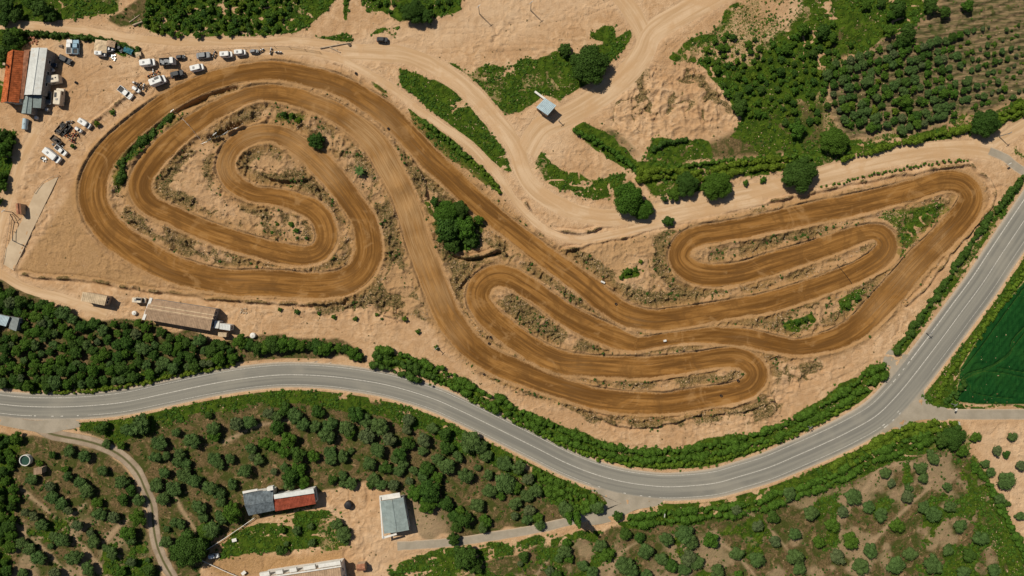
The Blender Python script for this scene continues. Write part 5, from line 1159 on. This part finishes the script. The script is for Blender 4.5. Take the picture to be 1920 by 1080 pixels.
VH = [('pickup',"white pickup parked nose up at the top of the lot",129,87,90,27,'white','pickup'),('pickup',"pale blue pickup right beside the white one at lot top",142,88,90,27,'blue','pickup'),
 ('car',"dark car standing alone at a slant near the white hall",121,111,-27,26,'dark','car'),('car',"dark blue car nosed against the white hall's right side",97,122,5,17,'navy','car'),('car',"white small car just below the dark blue one by hall",94,131,-5,14,'white','car'),
 ('caravan',"cream caravan parked against the middle of the white hall",101,149,8,28,'cream','caravan'),('camper',"cream camper standing nose up right of the hall's lower end",110,181,84,32,'cream','camper van'),
 ('van',"white van half under the beige tarp at the lot's top",187,100,-4,18,'white','van'),('car',"white car right of the beige tarps at top of lot",204,92,12,19,'white','car'),('car',"dark car at a slant beside the teal cover",223,89,-55,18,'dark','car'),
 ('van',"white panel van, leftmost of the upper row on dirt road",276,117,8,27,'white','van'),('truck',"flatbed truck with white cab in the upper parked row",312,114,4,29,'dark','truck'),('car',"small dark car right of the flatbed truck",337,106,6,17,'dark','car'),
 ('suv',"large dark grey car in the middle of the upper row",380,103,6,26,'grey','car'),('van',"white van with open roof rack, upper row right of grey car",423,101,4,22,'white','van'),('van',"small white van next to last in the upper row",449,97,4,20,'white','van'),('car',"pale car at the right end of the upper row",475,95,2,16,'grey','car'),
 ('van',"white van right end of the lower row by track",368,126,14,24,'white','van'),('suv',"dark car between two white vans in the lower row",331,138,14,25,'dark','car'),('camper',"long white camper in the lower row beside the track fence",295,151,22,29,'white','camper van'),
 ('pickup',"white pickup with dark load slanting toward the track fence",234,173,-38,30,'white','pickup'),('car',"white small car between the pickup and long camper",256,168,-35,17,'white','car'),('car',"tiny white car above the small slanted white car",252,155,-15,9,'white','buggy'),
 ('van',"white van, top one of the cluster by the fence corner",158,231,-33,23,'white','van'),('car',"white small car below the cluster's top van",147,243,-33,15,'white','car'),
 ('van',"long white van at lower end of the fence corner cluster",97,291,-38,34,'white','van'),('pickup',"white pickup with grey load next to the long white van",114,282,-40,24,'white','pickup'),
 ('suv',"dark car with white bonnet beside the green patch on the upper road",716,73,-3,21,'dark','car'),('camper',"pale camper between the beige hut and the striped barn",260,563,-4,22,'cream','camper van')]
for k, lab, px, py, deg, L, col, cat in VH: vehicle(k, lab, px, py, deg, L, col, cat, GP if px < 500 and py < 320 else None)

def small(name, label, cat, px, py, h, fn, deg=0, group=None, mats=None):
    x, y = P(px, py, h * .5); b = MB(); fn(b); o = b.build(name, mats, None, (x, y, gz(x, y) - .02), math.radians(deg)); fix_normals(o); return tag(o, label, cat, group)
def trailer(label, px, py, deg, L, col, group=None):
    x, y = P(px, py, .6); t = thing("trailer", label, "trailer", (x, y, gz(x, y)), math.radians(deg), group); L *= S; W = 1.7
    b = MB(); b.box((0, 0, .5), (L, W, .1))
    for s in (-1, 1): b.box((0, s * (W / 2 - .04), .74), (L, .08, .4))
    for s in (-1, 1): b.box((s * (L / 2 - .04), 0, .74), (.08, W - .18, .4))
    b.build("bed", paint(col), t); b = MB(); b.cyl((L / 2, 0, .5), (L / 2 + .9, 0, .45), .05, .05, 6); b.build("tow_bar", METAL, t); wheels(t, (0,), W + .3, .3)
    b = MB(); r_ = random.Random(px)
    for i in range(6): b.box((r_.uniform(-L * .35, L * .35), r_.uniform(-.45, .45), .75), (.8, .5, .35), r_.uniform(0, 3))
    b.build("load", BLACK, t)
trailer("dark trailer, left one of the pair by the fence corner", 115, 241, 50, 25, 'brown'); trailer("dark trailer, right one of the pair by the fence corner", 123, 243, 50, 24, 'black')
trailer("brown trailer with junk below the pair of dark trailers", 106, 264, -42, 22, 'brown'); trailer("grey slatted trailer left of the cream camper by the hall", 92, 184, 86, 24, 'grey')
def dirt_bike(label, px, py, deg, col, group="motocross bikes and buggies standing in the lot"):
    x, y = P(px, py, .5); t = thing("dirt_bike", label, "motorbike", (x, y, gz(x, y)), math.radians(deg), group)
    for s in (-1, 1):
        b = MB(); b.cyl((s * .68, -.05, .33), (s * .68, .05, .33), .33, .33, 12); b.build("wheel", RUBBER, t)
    b = MB(); b.cyl((-.68, 0, .33), (-.1, 0, .65), .05); b.cyl((.68, 0, .33), (.42, 0, .95), .045); b.cyl((-.1, 0, .65), (.42, 0, .9), .07); b.box((-.05, 0, .45), (.42, .26, .34)); b.build("frame", METAL, t)
    b = MB(); b.box((-.28, 0, .86), (.72, .22, .10), 0, 0, .03); b.build("seat", BLACK, t)
    b = MB(); b.box((.16, 0, .86), (.4, .34, .22), 0, 0, .06); b.box((.74, 0, .76), (.5, .16, .04)); b.box((-.72, 0, .82), (.4, .18, .04)); b.build("fairing", paint(col), t)
    b = MB(); b.cyl((.38, -.4, 1.02), (.38, .4, 1.02), .025); b.build("handlebar", BLACK, t)
for lab, px, py, dg, col in [("orange dirt bike in the middle of the fence corner cluster",132,252,20,'orange'),("red dirt bike beside the orange one in the cluster",138,258,70,'red'),("second orange dirt bike at the cluster's right",143,250,110,'orange'),("red dirt bike lowest in the cluster of bikes",135,265,-20,'red'),("orange dirt bike nearest the dark trailers",128,258,140,'orange'),
   ("brown-orange dirt bike left of the long white camper",281,141,30,'orange'),("white dirt bike above the long white camper",288,136,100,'white'),("orange dirt bike at the corner of the long white camper",294,138,60,'orange'),("white dirt bike between car and camper in lower row",270,163,80,'white'),("dark dirt bike under the slanted white car",262,160,50,'dark'),("white dirt bike at the far right end of upper row",488,94,30,'white'),("white dirt bike just beyond the last parked car",507,95,80,'white'),("white dirt bike alone on the road east of the lot",521,97,0,'white'),("grey dirt bike near the dark grey large car",401,101,70,'grey'),("white dirt bike under the cluster's upper van",131,228,10,'grey')]:
    dirt_bike(lab, px, py, dg, col)
def tank(label, px, py, r, h, mat, name="water_tank", cat="tank"):
    def f(b): b.cyl((0, 0, 0), (0, 0, h), r, r, 18); b.dome((0, 0, h), r, r * .3, 18, 4); b.cyl((0, 0, h + r * .25), (0, 0, h + r * .25 + .15), .2, .2, 8)
    small(name, label, cat, px, py, h, f, 0, None, mat)
tank("small pale round tank below the cream camper", 90, 206, .5, 1.0, METAL); tank("white domed tank on the dirt yard left of the barn", 252, 587, .65, .8, W_WHITE); tank("white rounded tank by the roadside row's upper side", 474, 629, .8, .9, W_WHITE)
tank("dark rounded tank on the sandy patch near red barn", 653, 947, 1.1, 1.4, BLACK); tank("small pale tank beside the lower shed of the hall", 69, 221, .5, .7, W_WHITE)
def lying(b): 
    b.cyl((-1.5, 0, .75), (1.5, 0, .75), .72, .72, 16); b.dome((0, 0, 1.4), .3, .15, 10, 3)
    for s in (-1, 1): b.box((s, 0, .15), (.2, 1.1, .35))
small("fuel_tank", "pale blue lying tank below the left grey-green shed", "tank", 48, 233, 1.4, lying, 84, None, R_BLUE)
x, y = P(53, 861); t = thing("round_tank", "open round water tank with green water in lower left orchard", "tank", (x, y, gz(x, y)))
b = MB()
for i in range(20):
    a0 = i / 20 * 6.2832; a1 = (i + 1) / 20 * 6.2832
    for ra, rb_, z0, z1 in ((1.55, 1.55, -.3, 1.2), (1.38, 1.38, 1.2, .6)): b.poly([(ra * math.cos(a0), ra * math.sin(a0), z0), (ra * math.cos(a1), ra * math.sin(a1), z0), (rb_ * math.cos(a1), rb_ * math.sin(a1), z1), (rb_ * math.cos(a0), rb_ * math.sin(a0), z1)])
    b.poly([(1.55 * math.cos(a0), 1.55 * math.sin(a0), 1.2), (1.55 * math.cos(a1), 1.55 * math.sin(a1), 1.2), (1.38 * math.cos(a1), 1.38 * math.sin(a1), 1.2), (1.38 * math.cos(a0), 1.38 * math.sin(a0), 1.2)])
o = b.build("rim", W_WHITE, t)
b = MB(); b.cyl((0, 0, .5), (0, 0, .8), 1.38, 1.38, 20); b.build("tank_water", simple("green_water", (.03, .07, .05), .1, .1, 2), t)
def tarp(label, px, py, w_, d, deg, mat, h=1.8):
    x, y = P(px, py, h); t = thing("canopy", label, "canopy", (x, y, gz(x, y)), math.radians(deg)); r_ = random.Random(px)
    b = MB(); n = 6; g = [[(w_ * (i / n - .5), d * (j / n - .5), h + r_.uniform(-.10, .10) - .25 * (abs(i / n - .5) + abs(j / n - .5))) for i in range(n + 1)] for j in range(n + 1)]
    for j in range(n):
        for i in range(n):
            b.poly([g[j][i], g[j][i + 1], g[j + 1][i + 1], g[j + 1][i]]); b.poly([tuple(Vector(q) - Vector((0, 0, .04))) for q in (g[j][i], g[j + 1][i], g[j + 1][i + 1], g[j][i + 1])])
    b.build("tarp", mat, t)
    for sx in (-1, 1):
        for sy in (-1, 1): b = MB(); b.cyl((sx * w_ * .47, sy * d * .47, -.2), (sx * w_ * .47, sy * d * .47, h - .3), .05, .05, 6); b.build("pole", METAL, t)
tarp("large beige canopy at the top of the dirt lot", 188, 86, 3.6, 3.4, -8, R_CREAM); tarp("smaller beige canopy right of the large one", 208, 82, 2.4, 1.8, -12, R_BEIGE)
tarp("teal cover over something beside the parking lot hedge", 239, 94, 2.6, 1.5, -25, paint('teal'), 1.3); tarp("square dusty canopy with frame right of the dark car", 258, 101, 1.6, 1.2, 10, R_CREAM, 1.2)
def crates(label, px, py, n, spread, mat, seed):
    r_ = random.Random(seed)
    def f(b):
        for i in range(n):
            s = r_.uniform(.25, .5); b.box((r_.uniform(-spread, spread) * .55, r_.uniform(-spread, spread) * .55, s * .4), (s, s * r_.uniform(.6, 1.6), s * .8), r_.uniform(0, 3), 0, .03)
    small("junk_pile", label, "junk pile", px, py, .5, f, 0, None, mat)
crates("pile of timber and bricks behind the white hall", 62, 76, 22, 2.2, R_SALM, 1); crates("brown scrap heap left of the two pickups", 113, 86, 10, .9, paint('brown'), 2); crates("grey gear scattered below the beige canopies", 210, 108, 12, 1.6, METAL, 3)
crates("gear spread behind the long white van's rear", 84, 300, 10, 1.0, METAL, 4); crates("crates beside the long white van", 80, 296, 6, .7, paint('dark'), 5); crates("white things beside the caravan at the hall", 93, 140, 8, .7, W_WHITE, 6); crates("small gear right of the cluster's lowest pickup", 101, 272, 5, .6, paint('grey'), 7)
crates("pale rubble on the sand near the two cabins", 455, 583, 16, 1.6, CONC, 8); crates("broken slabs by the dirt opening above the hedge", 724, 660, 10, 1.2, R_BEIGE, 9); crates("dark debris beside the fallen trunks at road fork", 655, 82, 10, .9, BARK, 10)
# white garden pieces near the bottom farm
def table(b):
    b.box((0, 0, .74), (1.3, .9, .06))
    for sx in (-1, 1):
        for sy in (-1, 1): b.box((sx * .55, sy * .36, .36), (.06, .06, .72))
small("garden_table", "white garden table on the brown grass by the barn", "table", 440, 1012, .8, table, 15, None, W_WHITE)
vehicle('car', "pale small car in the shadow of the huge lane-side tree", 400, 1043, 10, 20, 'white', 'car')
small("garden_table", "white garden seat set left of bottom edge house", "table", 458, 1073, .8, table, 40, None, W_WHITE)

# linear barriers, fences, poles
def fence(label, pts, h=1.1, step=2.5, mat=BARK, rails=2, name="wire_fence", cat="fence", th=.025, post=.05):
    c = catmull([P(*p) for p in pts], False, .3); u = np.concatenate([[0], np.cumsum(np.hypot(*(np.diff(c, axis=0).T)))])
    k = max(2, int(u[-1] / step) + 1); q = np.column_stack([np.interp(np.linspace(0, u[-1], k), u, c[:, i]) for i in (0, 1)]); ctr = q.mean(0); z = hz(q[:, 0], q[:, 1])
    t = thing(name, label, cat, (ctr[0], ctr[1], z.mean())); zz = z - z.mean(); q = q - ctr
    for i in range(k):
        b = MB(); b.cyl((q[i, 0], q[i, 1], zz[i] - .2), (q[i, 0], q[i, 1], zz[i] + h), post, post, 6); b.build("post", mat, t)
    b = MB()
    for i in range(k - 1):
        for r_ in range(rails):
            e = h * (r_ + 1) / (rails) - .06; b.cyl((q[i, 0], q[i, 1], zz[i] + e), (q[i + 1, 0], q[i + 1, 1], zz[i + 1] + e), th, th, 5)
    b.build("rail", mat, t)
fence("low fence along the lower edge of the parking lot", [(146,268),(175,238),(200,212),(225,196),(250,178),(275,166)]); fence("fence between the parked lower row and track", [(280,163),(310,150),(345,137),(378,130)])
fence("thin fence beside the road of upper parked row", [(262,115),(300,104),(350,98),(420,93),(480,89),(540,89),(600,98)], 1.0, 4)
fence("white rail around the garden left of the barn", [(388,1030),(430,1003),(478,970)], .9, 2.5, W_WHITE, 1, "garden_wall", "wall", .09, .06)
fence("white rail running to bottom edge below the huge tree", [(378,1047),(410,1062),(470,1088)], .9, 2.5, W_WHITE, 1, "garden_wall", "wall", .09, .06)
fence("dark start gate frame along the concrete pad", [(24,402),(32,413),(29,434),(27,450),(45,459)], 1.0, 2.2, BLACK, 1, "start_gate", "gate", .10, .07)
fence("curved rail at the top end of concrete start pad", [(67,362),(80,345),(95,335),(112,329)], .7, 1.5, W_BEIGE, 1, "barrier", "barrier", .07)
fence("rail along the left edge of the concrete pad", [(22,405),(18,435),(12,468),(8,495)], .6, 2, W_BEIGE, 1, "barrier", "barrier", .05)
fence("dark marker rope laid across the lower right lap", [(1568,497),(1582,512),(1596,531)], .5, 2.2, BLACK, 1, "marker_rope", "rope", .04)
fence("metal railing on the ridge above the inner left lap", [(378,270),(405,258),(428,243),(455,232)], .8, 1.5, METAL, 2)
fence("thin rope line across the two inner left laps", [(331,212),(345,225),(362,243),(376,262)], .8, 4, METAL, 1, "marker_rope", "rope", .03)
def pole(label, px, py, h, arm=False):
    x, y = P(px, py); t = thing("utility_pole", label, "pole", (x, y, gz(x, y)))
    b = MB(); b.cyl((0, 0, -.3), (0, 0, h), .14, .09, 8); b.build("post", METAL, t)
    b = MB(); b.box((0, 0, h - .4), (1.3, .1, .1), .7); b.build("cross_arm", METAL, t)
for lab, px, py, h in [("pole on the bare slope at top centre",995,19,6),("pole at the top by the grass strip",899,26,6),("short pole beside the dirt junction near blue-white shed",1048,227,2.5),("pole at the right end of the grassy fork",1873,256,5),("pole on the shoulder of the straight road, right",1736,624,3),("pole at the bank above lower left bend",820,652,3.5),("thin pole on the hidden corner above the wheat",1783,757,2.5),("pole by the start gate",24,398,4),("pole standing in the infield of the left loop",410,255,4),("slim pole beside outer left lap",331,212,4),("pole on the sandy right verge near bend",1512,798,3)]:
    pole(lab, px, py, h)
def sign(label, px, py, deg, mat=W_WHITE):
    x, y = P(px, py); t = thing("road_sign", label, "sign", (x, y, gz(x, y)), math.radians(deg)); b = MB(); b.cyl((0, 0, -.2), (0, 0, 1.9), .04); b.build("post", METAL, t)
    b = MB(); b.box((0, 0, 1.75), (.9, .06, .7), 0, 0, 0); b.build("panel", mat, t)
sign("white road sign on the side road below the wheat field", 1785, 766, 60); sign("white sign panel at the corner of the sand lot", 1790, 791, 100); sign("pale sign beside the paved lane at upper right", 1885, 309, 30); sign("small white sign at the bend of the lower green bank", 1243, 962, 80)
def log(label, a, b2, r=.25):
    x0, y0 = P(*a); x1, y1 = P(*b2); c = Vector(((x0 + x1) / 2, (y0 + y1) / 2, max(gz(x0, y0), gz(x1, y1)) + r * .7)); b = MB(); d = Vector((x1 - x0, y1 - y0, 0)) / 2
    b.cyl(-d, d, r, r * .55, 9); u = d.normalized(); n = Vector((-u.y, u.x, .4)); b.cyl(d * .2, d * .2 + n * r * 4, r * .3, r * .12, 6); o = b.build("fallen_trunk", simple("pale_dead_wood", (.42, .32, .22), .9, .2, 3) if "pale_dead_wood" not in bpy.data.materials else bpy.data.materials["pale_dead_wood"], None, c); tag(o, label, "log")
log("long pale fallen trunk lying on the grass at the road fork", (600,90),(655,80)); log("short fallen trunk under the long one at fork", (618,88),(638,98), .2); log("pale log on the grassy bank, upper left scrub", (250,48),(278,37), .3); log("pale log near the top edge of upper left scrub", (243,42),(262,28), .2)
# tyres that mark the laps
def tyre(b):
    for z in (.12, .34):
        for i in range(12):
            a0, a1 = i / 12 * 6.2832, (i + 1) / 12 * 6.2832
            o_, n_ = .36, .2
            b.poly([(o_ * math.cos(a0), o_ * math.sin(a0), z - .1), (o_ * math.cos(a1), o_ * math.sin(a1), z - .1), (o_ * math.cos(a1), o_ * math.sin(a1), z + .1), (o_ * math.cos(a0), o_ * math.sin(a0), z + .1)])
            b.poly([(o_ * math.cos(a0), o_ * math.sin(a0), z + .1), (o_ * math.cos(a1), o_ * math.sin(a1), z + .1), (n_ * math.cos(a1), n_ * math.sin(a1), z + .1), (n_ * math.cos(a0), n_ * math.sin(a0), z + .1)])
for i, (px, py, lab) in enumerate([(667,137,"dark tyre marker at the top bend of the outer lap"),(728,241,"dark tyre marker inside the long right bend of left loop"),(1155,570,"dark tyre marker on the outer straight's upper edge"),(1352,742,"dark tyre marker on the lowest lap near the hairpin"),(908,702,"dark tyre marker on the outer bank of the lowest bend"),(917,644,"dark tyre marker between the two lower left laps"),(920,632,"dark tyre marker just above the pair between laps"),(1384,714,"dark tyre marker at the inner tip of the hairpin"),(143,155,"dark drum alone in the middle of the parking lot"),(207,125,"dark drum below the beige canopies")]):
    small("tyre_marker", lab, "tyre marker", px, py, .4, tyre, 0, None, RUBBER)
small("marker_block", "white marker block where the two lower laps join", "marker", 1247, 639, .6, lambda b: b.box((0, 0, .35), (.9, .6, .7), .2, 0, .08), 0, None, W_WHITE); small("marker_block", "white pipe end on the bank of the outer straight", "marker", 1130, 529, .5, lambda b: b.cyl((-.6, 0, .3), (.6, 0, .3), .28, .28, 12), -25, None, W_WHITE)
# dead palm on the infield
x, y = P(676, 322); t = thing("palm", "splayed dry palm on the bare ground between the left laps", "palm", (x, y, gz(x, y))); b = MB(); b.cyl((0, 0, -.2), (0, 0, 1.0), .25, .18, 8); b.build("trunk", BARK, t)
for k in range(9):
    a = k * .7 + .2; b = MB(); pr = None
    for i in range(9):
        f = i / 8; r0 = 2.1 * f; z = 1.0 + .8 * math.sin(f * 2.6) - .7 * f; wd = .30 * math.sin(min(1, f * 1.2 + .1) * 3.0) + .03
        q = (Vector((r0 * math.cos(a) - wd * math.sin(a), r0 * math.sin(a) + wd * math.cos(a), z - .08)), Vector((r0 * math.cos(a), r0 * math.sin(a), z)), Vector((r0 * math.cos(a) + wd * math.sin(a), r0 * math.sin(a) - wd * math.cos(a), z - .08)))
        if pr: b.poly([pr[0], pr[1], q[1], q[0]]); b.poly([pr[1], pr[2], q[2], q[1]])
        pr = q
    b.build("frond", L_OLIVE, t)
